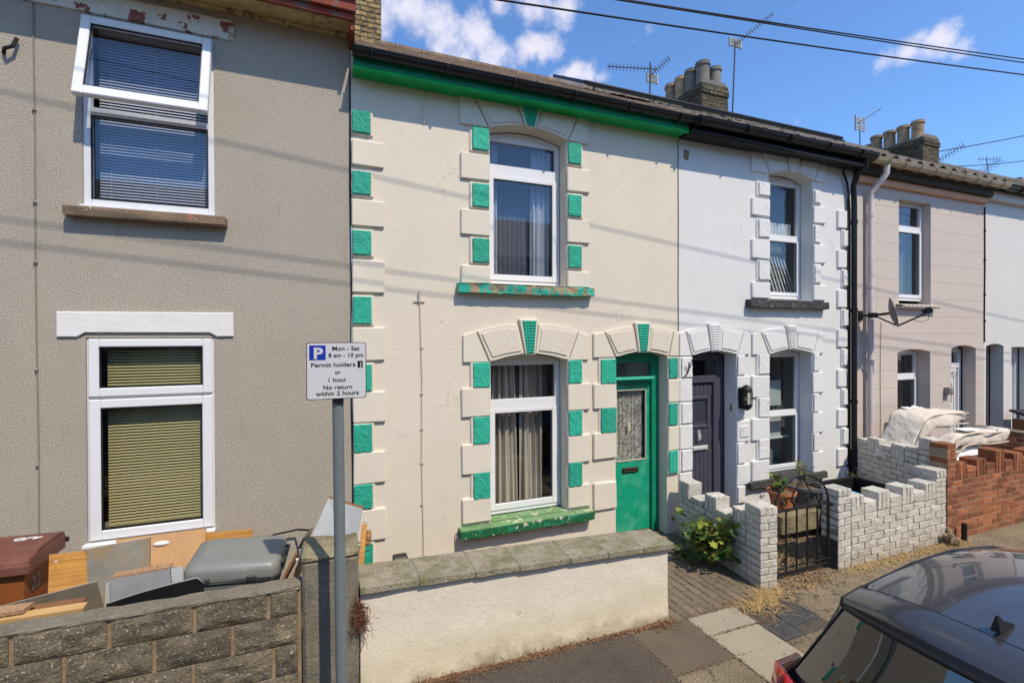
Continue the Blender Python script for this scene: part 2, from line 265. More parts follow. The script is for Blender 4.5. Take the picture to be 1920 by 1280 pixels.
GREYCLAY = mat('grey_chimney_clay', (.19, .175, .15), .85, [(4, .15)], rand=.12, spots=[(6, .56, .7, (.12, .10, .08), .6)])
LEAF = mat('yellow_green_leaf', (.19, .215, .035), .6, [(6, .3)], rand=.3)
LEAFD = mat('dark_green_leaf', (.045, .095, .018), .6, [(6, .3)], rand=.3)
LEAFR = mat('reddish_leaf', (.16, .07, .03), .6, [(6, .3)])
STEM = mat('brown_stem', (.12, .085, .05), .9)
STRAW = mat('dry_straw', (.46, .31, .125), .9, [(20, .3)])
LITTER = mat('dead_leaf_litter', (.19, .105, .055), .95, [(20, .4)])
MATTR = mat('grubby_quilted_ticking', (.62, .57, .49), .9, [(3, .1)], [(3.0, .35, .008, 'quilt'), (7, .9, .035), (20, .4, .008)], spots=[(5, .60, .72, (.36, .28, .19), .5)])
MATTS = mat('mattress_border_fabric', (.50, .42, .33), .9, [(3, .08)], [(60, .3, .003)])
DUVET = mat('white_duvet_cotton', (.68, .67, .66), .95, [(3, .04)], [(12, .5, .02)])
LABELW = mat('white_paper', (.8, .8, .78), .8)
BLUEGR = mat('blue_grey_lining', (.13, .145, .20), .9)
CARP = mat('charcoal_car_paint', (.040, .039, .041), .25, spec=.6, coat=1, spots=[(40, .60, .72, (.10, .095, .085), .25)])
CARG = mat('tinted_car_glass', (.006, .007, .007), .02, spec=.9, coat=1)
CARB = mat('matt_black_trim', (.012, .012, .013), .5)
REDL = mat('red_tail_lamp', (.45, .018, .008), .15, spec=.6, coat=1)
TYRE = mat('tyre_rubber', (.015, .015, .015), .8)
ALLOY = mat('alloy_wheel', (.35, .35, .36), .3, metal=.8)
STONES = mat('brown_window_sill_stone', (.19, .135, .085), .9, [(6, .2), (50, .2)], [(50, .7, .008)], spots=[(7, .60, .66, (.34, .13, .10), .8), (22, .63, .66, (.62, .52, .45), .9)])
STONED = mat('black_stained_sill', (.055, .052, .05), .9, [(8, .3)], [(50, .7, .008)], spots=[(16, .62, .66, (.30, .28, .26), .6)])
PEELW = mat('peeling_white_lintel', (.62, .585, .52), .85, [(6, .1)], [(12, .6, .01)], spots=[(5.0, .53, .56, (.20, .035, .022), .92, 4), (4.2, .58, .62, (.30, .24, .12), .7)])
CHIPW = mat('chipped_white_lintel', (.72, .70, .69), .8, [(6, .05)], [(30, .5, .006)], spots=[(30, .70, .72, (.2, .15, .11), .8)])
REDF = mat('flaking_red_fascia', (.22, .045, .03), .8, [(6, .2)], [(30, .6, .006)], spots=[(7, .54, .58, (.13, .12, .10), .9), (18, .62, .66, (.35, .2, .14), .8)])
SOFF = mat('weathered_ochre_soffit', (.48, .36, .17), .85, [(5, .2)], [(30, .5, .006)], spots=[(9, .56, .6, (.14, .08, .05), .8)])
LEAD = mat('grey_mortar_flaunching', (.16, .15, .13), .85, [(9, .15)], [(30, .6, .01)])
SOLAR = mat('black_solar_glass', (.006, .006, .009), .15, spec=.6)
ALU = mat('aerial_aluminium', (.045, .045, .05), .5)
AERB = mat('aerial_bracket_plastic', (.42, .42, .41), .6)
CABLE = mat('black_cable', (.010, .010, .012), .7)
CABLEG = mat('grey_cable', (.22, .20, .17), .7)
DISHM = mat('grey_dish_steel', (.15, .15, .16), .5, [(5, .1)])
LAMPG = glass_mat('lantern_glass', 1.5, (.8, .8, .75))
OPPW = mat('opposite_facade_render', (.62, .54, .44), .9, [(2, .1)])
OPPB = mat('opposite_brick', (.36, .24, .16), .9, [(10, .2)])

OPPT = mat('opposite_roof_tile', (.27, .235, .20), .9, [(5, .2)])

# ------------------------------------------------------------------ builders
ORG = {}
def thing(name, label, cat, loc=(0, 0, 0), rotz=0, group=None, local=False):
    o = bpy.data.objects.new(name, None); C.objects.link(o)
    o.location = loc; o.rotation_euler = (0, 0, rotz); o.empty_display_size = .1
    o['label'] = label; o['category'] = cat
    if group: o['group'] = group
    ORG[o] = Vector((0, 0, 0)) if (local or rotz) else Vector(loc)
    return o
class B:
    """collects geometry; done() links it as ONE mesh object"""
    def __init__(s): s.bm = bmesh.new()
    def box(s, x0, x1, y0, y1, z0, z1, bev=0, M=None):
        r = bmesh.ops.create_cube(s.bm, size=1)
        vs_ = r['verts']
        for v in vs_:
            v.co = Vector(((x0+x1)/2+v.co.x*(x1-x0), (y0+y1)/2+v.co.y*(y1-y0), (z0+z1)/2+v.co.z*(z1-z0)))
        if bev:
            es = list({e for v in vs_ for e in v.link_edges})
            rr = bmesh.ops.bevel(s.bm, geom=es, offset=bev, segments=1, affect='EDGES', profile=.5)
            vs_ = list({v for f in rr['faces'] for v in f.verts} | {v for v in vs_ if v.is_valid})
        if M is not None:
            for v in vs_: v.co = M @ v.co
        return s
    def quad(s, *ps):
        s.bm.faces.new([s.bm.verts.new(Vector(p)) for p in ps]); return s
    def prism(s, pts, y0, y1, bev=0):
        """polygon of (x, z) given counter-clockwise seen from -Y; front at y0, back at y1"""
        a = [s.bm.verts.new((x, y0, z)) for x, z in pts]; b = [s.bm.verts.new((x, y1, z)) for x, z in pts]
        f = s.bm.faces.new(a); s.bm.faces.new(b[::-1]); n = len(pts)
        for i in range(n): s.bm.faces.new((a[i], b[i], b[(i+1) % n], a[(i+1) % n]))
        if bev:
            bmesh.ops.bevel(s.bm, geom=list(f.edges), offset=bev, segments=1, affect='EDGES', profile=.5)
        return s
    def slab(s, p0, p1, p2, p3, t):
        """board from four corners with thickness t behind its face"""
        ps = [Vector(p) for p in (p0, p1, p2, p3)]
        n = (ps[1]-ps[0]).cross(ps[3]-ps[0]).normalized()*t
        a = [s.bm.verts.new(p) for p in ps]; b = [s.bm.verts.new(p+n) for p in ps]
        s.bm.faces.new(a); s.bm.faces.new(b[::-1])
        for i in range(4): s.bm.faces.new((a[i], b[i], b[(i+1) % 4], a[(i+1) % 4]))
        return s
    def tube(s, pts, r, seg=8, caps=True):
        pts = [Vector(p) for p in pts]; rs = r if isinstance(r, (list, tuple)) else [r]*len(pts)
        rings = []; u = None
        for i, p in enumerate(pts):
            t = (pts[min(i+1, len(pts)-1)]-pts[max(i-1, 0)]).normalized()
            if u is None: u = t.orthogonal().normalized()
            else:
                u = (u - t*u.dot(t)); u = u.normalized() if u.length > 1e-6 else t.orthogonal().normalized()
            w = t.cross(u)
            rings.append([s.bm.verts.new(p+(u*math.cos(2*math.pi*k/seg)+w*math.sin(2*math.pi*k/seg))*rs[i]) for k in range(seg)])
        for a, b in zip(rings, rings[1:]):
            for k in range(seg): s.bm.faces.new((a[k], a[(k+1) % seg], b[(k+1) % seg], b[k]))
        if caps and seg > 2: s.bm.faces.new(rings[0][::-1]); s.bm.faces.new(rings[-1])
        return s
    def lathe(s, prof, c, seg=20, axis=None):
        rings = []
        for r, z in prof:
            rings.append([s.bm.verts.new((c[0]+r*math.cos(2*math.pi*k/seg), c[1]+r*math.sin(2*math.pi*k/seg), c[2]+z)) for k in range(seg)])
        for a, b in zip(rings, rings[1:]):
            for k in range(seg): s.bm.faces.new((a[k], a[(k+1) % seg], b[(k+1) % seg], b[k]))
        return s
    def ball(s, c, r, sc=(1, 1, 1), u=10, v=8):
        rr = bmesh.ops.create_uvsphere(s.bm, u_segments=u, v_segments=v, radius=r)
        for w in rr['verts']: w.co = Vector((c[0]+w.co.x*sc[0], c[1]+w.co.y*sc[1], c[2]+w.co.z*sc[2]))
        return s
    def done(s, name, m, parent=None, smooth=False, label=None, kind=None, cat=None, group=None, normals=True, sharp=None):
        if normals: bmesh.ops.recalc_face_normals(s.bm, faces=s.bm.faces[:])
        off = None
        if parent is not None:
            p = parent
            while p.parent is not None: p = p.parent
            off = ORG.get(p)
            if off is not None and off.length:
                for v in s.bm.verts: v.co -= off
        me = bpy.data.meshes.new(name); s.bm.to_mesh(me); s.bm.free()
        if m: me.materials.append(m)
        if smooth:
            me.polygons.foreach_set('use_smooth', [True]*len(me.polygons))
            if sharp: me.set_sharp_from_angle(angle=R(sharp))
        o = bpy.data.objects.new(name, me); C.objects.link(o)
        if parent is not None: o.parent = parent
        if label: o['label'] = label
        if cat: o['category'] = cat
        if kind: o['kind'] = kind
        if group: o['group'] = group
        return o
def struct(o): o['kind'] = 'structure'; return o

MC = {}
def piece(name, parent, c, size, m, jit=.0035, bev=.0045, rz=0, nvar=5):
    """one brick-like piece; alike pieces share mesh data"""
    key = (tuple(round(x, 3) for x in size), m.name, random.randrange(nvar), bev)
    if key not in MC:
        b = B(); b.box(-size[0]/2, size[0]/2, -size[1]/2, size[1]/2, -size[2]/2, size[2]/2, bev)
        for v in b.bm.verts: v.co += Vector((random.uniform(-jit, jit), random.uniform(-jit, jit), random.uniform(-jit, jit)))
        bmesh.ops.recalc_face_normals(b.bm, faces=b.bm.faces[:])
        me = bpy.data.meshes.new(name); b.bm.to_mesh(me); b.bm.free(); me.materials.append(m); MC[key] = me
    o = bpy.data.objects.new(name, MC[key]); C.objects.link(o); o.parent = parent
    p = parent
    while p.parent is not None: p = p.parent
    o.location = Vector(c) - ORG.get(p, Vector((0, 0, 0)))
    if rz: o.rotation_euler = (0, 0, rz)
    return o

def arch_top(op, x):
    xa, xb, za, zb, rise = op
    if not rise: return zb
    t = (x-(xa+xb)/2)/((xb-xa)/2)
    return zb + rise*(1-t*t)
def wall_sheet(b, x0, x1, z0, z1, ops, y=0, depth=.17, ret=None):
    xs = {x0, x1}
    for xa, xb, za, zb, rise in ops:
        n = 10 if rise else 1
        for i in range(n+1): xs.add(round(xa+(xb-xa)*i/n, 5))
    xs = sorted(xs)
    for a, c in zip(xs, xs[1:]):
        if c-a < 1e-5: continue
        mid = (a+c)/2; lo = (z0, z0)
        for op in sorted([o for o in ops if o[0] < mid < o[1]], key=lambda o: o[2]):
            if op[2] > lo[0]+1e-4: b.quad((a, y, lo[0]), (c, y, lo[1]), (c, y, op[2]), (a, y, op[2]))
            lo = (arch_top(op, a), arch_top(op, c))
        b.quad((a, y, lo[0]), (c, y, lo[1]), (c, y, z1), (a, y, z1))
    for op in ops:
        xa, xb, za, zb, rise = op; Y = y+depth
        b.quad((xa, y, za), (xa, Y, za), (xa, Y, zb), (xa, y, zb)); b.quad((xb, y, za), (xb, y, zb), (xb, Y, zb), (xb, Y, za))
        b.quad((xa, y, za), (xb, y, za), (xb, Y, za), (xa, Y, za))
        n = 10 if rise else 1
        for i in range(n):
            u, w = xa+(xb-xa)*i/n, xa+(xb-xa)*(i+1)/n
            b.quad((u, y, arch_top(op, u)), (u, Y, arch_top(op, u)), (w, Y, arch_top(op, w)), (w, y, arch_top(op, w)))
def room(parent, op, y0=.18, depth=2.2, m=None, name='room', mx=.4):
    xa, xb, za, zb, rise = op; zb += rise
    a, c, l, h, Y = xa-mx, xb+mx, za-.25, zb+.25, y0+depth
    b = B()
    b.quad((a, Y, l), (c, Y, l), (c, Y, h), (a, Y, h)); b.quad((a, y0, l), (a, Y, l), (a, Y, h), (a, y0, h)); b.quad((c, y0, l), (c, y0, h), (c, Y, h), (c, Y, l))
    b.quad((a, y0, l), (c, y0, l), (c, Y, l), (a, Y, l)); b.quad((a, y0, h), (a, Y, h), (c, Y, h), (c, y0, h))
    # inner face of the front wall round the opening
    b.quad((a, y0, l), (xa, y0, l), (xa, y0, h), (a, y0, h)); b.quad((xb, y0, l), (c, y0, l), (c, y0, h), (xb, y0, h))
    b.quad((xa, y0, l), (xb, y0, l), (xb, y0, za), (xa, y0, za)); b.quad((xa, y0, zb), (xb, y0, zb), (xb, y0, h), (xa, y0, h))
    return b.done(name, m or DARK, parent)
def ring(b, x0, x1, z0, z1, w, y0, y1, wb=None, wt=None, bev=.004):
    """mitred-looking frame: two stiles and two rails butted"""
    wb = wb or w; wt = wt or w
    b.box(x0, x0+w, y0, y1, z0, z1, bev); b.box(x1-w, x1, y0, y1, z0, z1, bev)
    b.box(x0+w+.0005, x1-w-.0005, y0, y1, z0, z0+wb, bev); b.box(x0+w+.0005, x1-w-.0005, y0, y1, z1-wt, z1, bev)
def pane(parent, x0, x1, z0, z1, y, m=None, name='pane'):
    b = B(); b.box(x0, x1, y, y+.006, z0, z1); return b.done(name, m or GLASS, parent)
def pleated(x0, x1, z0, z1, y, amp, waves, flare=0, n=60, rows=10, seed=1, pinch=None):
    b = B(); g = []
    rnd = random.Random(seed); ph = [rnd.uniform(0, 6) for _ in range(4)]
    for j in range(rows+1):
        v = j/rows; row = []
        for i in range(n+1):
            u = i/n
            xx = x0+(x1-x0)*u
            if pinch: xx += pinch*(v-.0)*(u-.5)*(x1-x0)
            yy = y+amp*math.sin(u*waves*6.283+ph[0]+.5*math.sin(v*3+ph[1]))+amp*.4*math.sin(u*waves*2.3*6.283+ph[2])
            row.append(b.bm.verts.new((xx, yy, z1+(z0-z1)*v)))
        g.append(row)
    for a, c in zip(g, g[1:]):
        for i in range(n): b.bm.faces.new((a[i], a[i+1], c[i+1], c[i]))
    return b
def glyphs(txt, x0, x1, zbase, caph, y, parent, m, name='lettering', bold=.012, conv=None):
    """text as a thin raised mesh fitted to width x0..x1 with cap height caph, standing at plane y facing -Y"""
    cu = bpy.data.curves.new('text', 'FONT'); cu.body = txt; cu.size = 1; cu.offset = bold; cu.extrude = .02; cu.resolution_u = 3
    t = bpy.data.objects.new('text', cu); C.objects.link(t)
    dg = bpy.context.evaluated_depsgraph_get(); me = bpy.data.meshes.new_from_object(t.evaluated_get(dg))
    bpy.data.objects.remove(t); bpy.data.curves.remove(cu)
    b = B(); b.bm.from_mesh(me); bpy.data.meshes.remove(me)
    xs = [v.co.x for v in b.bm.verts]; a, c = min(xs), max(xs); s = (x1-x0)/(c-a); sz = caph/.70
    for v in b.bm.verts:
        p = Vector((x0+(v.co.x-a)*s, y-v.co.z*.03, zbase+v.co.y*sz)); v.co = conv(p) if conv else p
    return b.done(name, m, parent, normals=False)

# ------------------------------------------------------------------ ground
b = B(); b.quad((-40, -40, -.016), (60, -40, -.016), (60, 30, -.016), (-40, 30, -.016)); struct(b.done('ground', SOIL))
road = struct(B().box(-40, 60, -8.7, -3.35, -.6, -.11).done('road', ROADM))
b = B(); b.box(-40, 60, -3.2, -1.45, -.4, 0)
pav = struct(b.done('pavement', PAVM))
ORG[pav] = Vector((0, 0, 0))
opv = struct(B().box(-40, 60, -10.3, -8.85, -.4, 0).done('pavement', ASPH))
def kerb(y0, y1, xs):
    k = struct(B().box(-40, 60, y0+.01, y1-.01, -.4, -.02).done('kerb', CONC)); ORG[k] = Vector((0, 0, 0))
    for x in xs: piece('kerb_stone', k, (x, (y0+y1)/2, -.10), (.905, y1-y0, .2), CONC, .002, .012)
kerb(-3.35, -3.2, [-3.2+.915*i for i in range(16)])
kerb(-8.85, -8.7, [])
def paving(name, x0, x1, y0, y1, m, z=.004, t=.05):
    o = piece(name, pav, ((x0+x1)/2, (y0+y1)/2, z-t/2+.002), (x1-x0, y1-y0, t), m, .0015, .004, nvar=1)
    return o
G = .006
paving('paving_slab', -3.2, 2.50-G, -3.19, -1.60, ASPH)
paving('paving_slab', 2.505, 3.105-G, -2.24, -1.64, SLABG)
paving('paving_slab', 3.11, 3.685-G, -1.955, -1.67, SLABL, .006)
paving('paving_slab', 3.11, 3.66-G, -2.60, -1.962, SLABL, .007)
paving('paving_slab', 3.11, 3.66-G, -3.19, -2.607, SLABG)
paving('paving_slab', 3.665, 4.28, -2.235, -1.72, ASPH, .003)
for i in range(6):
    paving('paving_slab', 4.9+i*1.25, 4.9+i*1.25+1.235, -3.19, -2.42, PAVM, .003)
def cover(name, label, x, y, lx, ly, rz):
    t = thing(name, label, 'cover', (x, y, .008), rz)
    b = B(); ring_pts = .02
    b.box(-lx/2, lx/2, -ly/2, -ly/2+ring_pts, 0, .008); b.box(-lx/2, lx/2, ly/2-ring_pts, ly/2, 0, .008)
    b.box(-lx/2, -lx/2+ring_pts, -ly/2+ring_pts, ly/2-ring_pts, 0, .008); b.box(lx/2-ring_pts, lx/2, -ly/2+ring_pts, ly/2-ring_pts, 0, .008); b.done('frame', IRONC, t)
    b = B(); b.box(-lx/2+.024, lx/2-.024, -ly/2+.024, ly/2-.024, -.002, .004)
    for i in range(7):
        x_ = -lx/2+.05+i*(lx-.1)/6; b.box(x_-.006, x_+.006, -ly/2+.05, ly/2-.05, .004, .007)
    b.done('lid', IRONC, t)
cover('utility_cover', 'small dark iron cover touching the pale paving slabs', 3.79, -2.13, .27, .22, .05)
cover('utility_cover', 'paler ribbed iron cover nearer the garden gate', 4.10, -2.01, .36, .2, .08)

# block pavers of the path to the green door
k = 0
xs0, xs1, ys0, ys1 = 2.99, 4.22, -1.665, -.06
path = struct(B().box(2.96, 4.4, -1.664, 0, -.3, -.012).done('path', SOIL)); ORG[path] = Vector((0, 0, 0))
r_ = 0; x = xs0
while x < xs1-.05:
    w = .100; y = ys0 - (.1 if r_ % 2 else 0)
    while y < ys1:
        y1 = min(y+.2, ys1); ya = max(y, ys0)
        if y1-ya > .05: piece('paver', path, (x+w/2, (ya+y1)/2, -.016+random.uniform(-.002, .002)), (w-.009, round(y1-ya, 3)-.012, .05), PAVER, .003, .006)
        y += .2
    x += w; r_ += 1

# ------------------------------------------------------------------ houses
def roof_part(parent, x0, x1, zE=5.40, m=TILE, yE=-.30, ridge=3.6, rows=14, pitch=31, step=.022, wave=0):
    tp = math.tan(R(pitch)); b = B()
    b.quad((x0, yE, zE-.02), (x1, yE, zE-.02), (x1, ridge, zE-.02+(ridge-yE)*tp), (x0, ridge, zE-.02+(ridge-yE)*tp))
    b.quad((x0, ridge, zE-.02+(ridge-yE)*tp), (x1, ridge, zE-.02+(ridge-yE)*tp), (x1, 2*ridge+.3, zE), (x0, 2*ridge+.3, zE))
    ro = b.done('roof', m, parent)
    b = B(); n = int((x1-x0)/.30); w = (x1-x0)/n; g = (ridge-yE)/rows
    for j in range(rows):
        for i in range(n):
            xa = x0+i*w; y = yE+j*g; z = zE+(y-yE)*tp; j1 = random.uniform(-.004, .004)
            if wave:
                # pantile: trough and roll
                prof = [(0, .0), (.25, -.012), (.5, .0), (.72, .035), (.9, .035), (1, .0)]
                va = [(xa+w*u, y-.02, z+.03+h+j1) for u, h in prof]; vb = [(xa+w*u, y+g+.03, z+.012+h+(g+.03)*tp+j1) for u, h in prof]
                vc = [(xa+w*u, y-.02, z+.012+h+j1) for u, h in prof]
                for q in range(5): b.quad(va[q], va[q+1], vb[q+1], vb[q]); b.quad(vc[q], vc[q+1], va[q+1], va[q])
            else:
                b.quad((xa+.003, y-.02, z+step+.012+j1), (xa+w-.003, y-.02, z+step+.012+j1), (xa+w-.003, y+g+.02, z+.012+(g+.02)*tp), (xa+.003, y+g+.02, z+.012+(g+.02)*tp))
                b.quad((xa+.003, y-.02, z-.008), (xa+w-.003, y-.02, z-.008), (xa+w-.003, y-.02, z+step+.012+j1), (xa+.003, y-.02, z+step+.012+j1))
    b.done('roof_tiles', m, parent, kind='stuff', normals=False)
    b = B(); zr = zE+(ridge-yE)*tp+.02
    nx = int((x1-x0)/.45)
    for i in range(nx):
        b.tube([(x0+i*(x1-x0)/nx, ridge, zr-.03), (x0+(i+1)*(x1-x0)/nx-.01, ridge, zr-.03)], .11, 8)
    b.done('ridge_tiles', m, parent, kind='stuff')
    return ro
def gutter(parent, x0, x1, zc, yc, r, m, brackets=(), name='gutter', zslope=0):
    b = B(); n = 8; P = []
    for x in (x0, x1):
        z0 = zc+(x-x0)*zslope; row = []
        for i in range(n+1):
            a = math.pi+math.pi*i/n; row.append((x, yc+r*math.cos(a), z0+r*math.sin(a)))
        row.append((x, yc+r-.006, z0+.0)); 
        for i in range(n, -1, -1):
            a = math.pi+math.pi*i/n; row.append((x, yc+(r-.006)*math.cos(a), z0+(r-.006)*math.sin(a)))
        row.append((x, yc-r, z0+.008)); P.append(row)
    m_ = len(P[0])
    A = [b.bm.verts.new(p) for p in P[0]]; D = [b.bm.verts.new(p) for p in P[1]]
    for i in range(m_): b.bm.faces.new((A[i], A[(i+1) % m_], D[(i+1) % m_], D[i]))
    b.tube([(x0, yc-r, zc), (x1, yc-r, zc+(x1-x0)*zslope)], .008, 6)
    g = b.done(name, m, parent, smooth=True, sharp=40)
    for x in brackets:
        bb = B(); z0 = zc+(x-x0)*zslope
        pts = [(x, yc+r+.05, z0+.02), (x, yc+r+.01, z0-.01)] + [(x, yc+(r+.012)*math.cos(math.pi+math.pi*i/8), z0+(r+.012)*math.sin(math.pi+math.pi*i/8)) for i in range(8, -1, -1)]
        for p, q in zip(pts, pts[1:]):
            pass
        bb.tube(pts, .011, 6); bb.done('gutter_bracket', m, g)
    return g
def chimney(parent, x0, x1, y0, y1, z0, z1, bm_, pots, potm, bricks_front=True, flaunch=True, cap=2):
    b = B(); b.box(x0+.008, x1-.008, y0+.008, y1-.008, z0, z1-.01); st = b.done('chimney', MORTARD, parent)
    n = int(round((z1-z0)/.076)); h = (z1-z0)/n
    for j in range(n):
        z = z0+(j+.5)*h; out = .03 if (cap and n-1-cap <= j < n-1) else 0
        def row(a, c, fixed, axis):
            L_ = c-a; k = max(2, int(round(L_/.1125))); seg = L_/k
            i = 0
            while i < k:
                take = 2 if (j % 2 == 0 and i+2 <= k) else (1 if (i == 0) else min(2, k-i))
                s0, s1 = a+i*seg, a+(i+take)*seg
                if axis == 'x': piece('brick', st, ((s0+s1)/2, fixed+.05-out, z), (round(s1-s0, 3)-.010, .1, h-.011), bm_, .004, .006)
                else: piece('brick', st, (fixed+.05-out, (s0+s1)/2, z), (.1, round(s1-s0, 3)-.010, h-.011), bm_, .004, .006)
                i += take
        row(x0, x1, y0, 'x'); row(y0+.1, y1, x0, 'y')
        # far sides plain, joined
    b = B(); b.box(x1-.1, x1+.001, y0+.1, y1, z0, z1); b.box(x0+.1, x1-.1, y1-.1, y1+.001, z0, z1-.004); b.done('rear_faces', bm_, st, kind='stuff')
    if flaunch:
        b = B(); b.prism([(x0-.0, z1), (x1, z1), (x1-.12, z1+.09), (x0+.12, z1+.09)], y0, y1); b.done('flaunching', LEAD, st)
    for i, (px_, py_, r, hgt, m) in enumerate(pots):
        b = B(); zb = z1+.04
        b.lathe([(r*.92, 0), (r*.88, .04), (r*.84, hgt*.80), (r*.84, hgt*.82), (r*1.0, hgt*.84), (r*1.0, hgt*.93), (r*.92, hgt*.95), (r*.95, hgt), (r*.78, hgt), (r*.72, hgt*.5), (0, hgt*.45)], (px_, py_, zb), 18)
        b.done('chimney_pot', m, st, smooth=True, sharp=45)
    return st

ROWS_G = [(4.715, 4.942), (4.085, 4.322), (3.465, 3.715), (2.755, 3.035), (2.06, 2.335), (1.428, 1.718), (.844, 1.095), (.228, .478)]
ROWS_W = [(4.385, 4.645), (3.765, 4.035), (3.08, 3.415), (2.375, 2.722), (1.735, 2.055), (1.10, 1.428), (.50, .832)]
def quoin(parent, x0, x1, z0, z1, m, y=0, proud=.032):
    b = B(); b.box(x0, x1, y-proud, y+.02, z0, z1, .010); rq = random.Random(int(x0*977+z0*313))
    k = {}
    for v in b.bm.verts:
        if v.co.y < y: v.co += k.setdefault((v.co.x > (x0+x1)/2, v.co.z > (z0+z1)/2), Vector((rq.uniform(-.004, .004), rq.uniform(-.004, .003), rq.uniform(-.004, .004))))
    return b.done('quoin', m, parent)
def panelled(parent, x0, x1, z0, z1, m, mp, y=0, margin=.022, ml=None, mr=None):
    q = quoin(parent, x0, x1, z0, z1, m, y, .022)
    ml = margin if ml is None else ml; mr = margin if mr is None else mr
    b = B(); b.box(x0+ml, x1-mr, y-.042, y-.021, z0+margin, z1-margin*.7, .006)
    bmesh.ops.subdivide_edges(b.bm, edges=[e for e in b.bm.edges if e.calc_length() > .08], cuts=5, use_grid_fill=True)
    for v in b.bm.verts: v.co += noise.noise_vector(v.co*28)*.0045
    b.done('panel', mp, q); return q
def voussoirs(parent, xa, xb, zs, rise, key, ztop, m, mr_, mk, xo0, xo1, zo, proud=.035, cut=None, studs=True, zendbot=None):
    """segmental arch of two rough voussoirs, two end blocks and a studded keystone over the opening xa..xb.  key=(xl_top, xr_top, ztop_k, xl_bot, xr_bot)"""
    op = (xa, xb, 0, zs, rise)
    kx0, kx1, kz, kb0, kb1 = key; zl = cut if cut else 99
    def clip(pts): return [(x, min(z, zl)) for x, z in pts]
    kz = min(kz, zl)
    for side in (0, 1):
        if side == 0:
            a_in, a_key, k_top, e = xa-.01, kb0-.012, kx0-.012, xo0
            outer_c = xa-(xa-xo0)*.50
        else:
            a_in, a_key, k_top, e = xb+.01, kb1+.012, kx1+.012, xo1
            outer_c = xb+(xo1-xb)*.50
        n = 6
        inner = [(a_in+(a_key-a_in)*i/n, arch_top(op, max(xa, min(xb, a_in+(a_key-a_in)*i/n)))+.004) for i in range(n+1)]
        zo_c = zo+.02; zkt = ztop
        def oz(x):
            t = (x-(xa+xb)/2)/((xo1-xo0)/2); return zo+(ztop-zo)*(1-t*t)
        outer = [(k_top+(outer_c-k_top)*i/n, oz(k_top+(outer_c-k_top)*i/n)) for i in range(n+1)]
        poly = inner+outer
        if side == 0: poly = poly
        else: poly = poly[::-1]
        b = B(); b.prism(clip(poly), -proud, .02, .008); v = b.done('voussoir', m, parent)
        cx = sum(p[0] for p in poly)/len(poly); cz = sum(p[1] for p in clip(poly))/len(poly)
        b = B(); b.prism([(cx+(x-cx)*.84, cz+(z-cz)*.76) for x, z in clip(poly)], -proud-.012, -proud+.004, .004); b.done('rough_face', mr_, v)
        ox = outer_c + (-.014 if side == 0 else .014); ix = a_in + (-.014 if side == 0 else .014)
        zb = zs-.0 if zendbot is None else zendbot
        poly = [(e, zb), (ix, zb), (ox, oz(ox)), (e, zo)] if side == 0 else [(ix, zb), (e, zb), (e, zo), (ox, oz(ox))]
        b = B(); b.prism(clip(poly), -proud+.006, .02, .006); b.done('springer', m, parent)
    kp = [(kb0, arch_top(op, kb0)-.008), (kb1, arch_top(op, kb1)-.008), (kx1, kz), (kx0, kz)]
    b = B(); b.prism(kp, -proud-.018, .02, .008); kst = b.done('keystone', m, parent)
    cx = sum(p[0] for p in kp)/4; cz = sum(p[1] for p in kp)/4
    ip = [(cx+(x-cx)*.74, cz+(z-cz)*.92) for x, z in kp]
    b = B(); b.prism(ip, -proud-.022, -proud-.01)
    if studs:
        rows = max(4, int((ip[2][1]-ip[0][1])/.034)); 
        for j in range(rows):
            t0, t1 = j/rows, (j+1)/rows; tm = (t0+t1)/2
            xl = ip[0][0]+(ip[3][0]-ip[0][0])*tm; xr = ip[1][0]+(ip[2][0]-ip[1][0])*tm; za, zb_ = ip[0][1]+(ip[3][1]-ip[0][1])*t0, ip[0][1]+(ip[3][1]-ip[0][1])*t1
            c_ = 4
            for i in range(c_):
                u0, u1 = xl+(xr-xl)*i/c_+.002, xl+(xr-xl)*(i+1)/c_-.002; a_, c2 = za+.002, zb_-.002; ap = ((u0+u1)/2, -proud-.038, (a_+c2)/2); y_ = -proud-.022
                q = [(u0, y_, a_), (u1, y_, a_), (u1, y_, c2), (u0, y_, c2)]
                for s_ in range(4): b.bm.faces.new([b.bm.verts.new(q[s_]), b.bm.verts.new(q[(s_+1) % 4]), b.bm.verts.new(ap)])
    b.done('stud_panel', mk, kst)

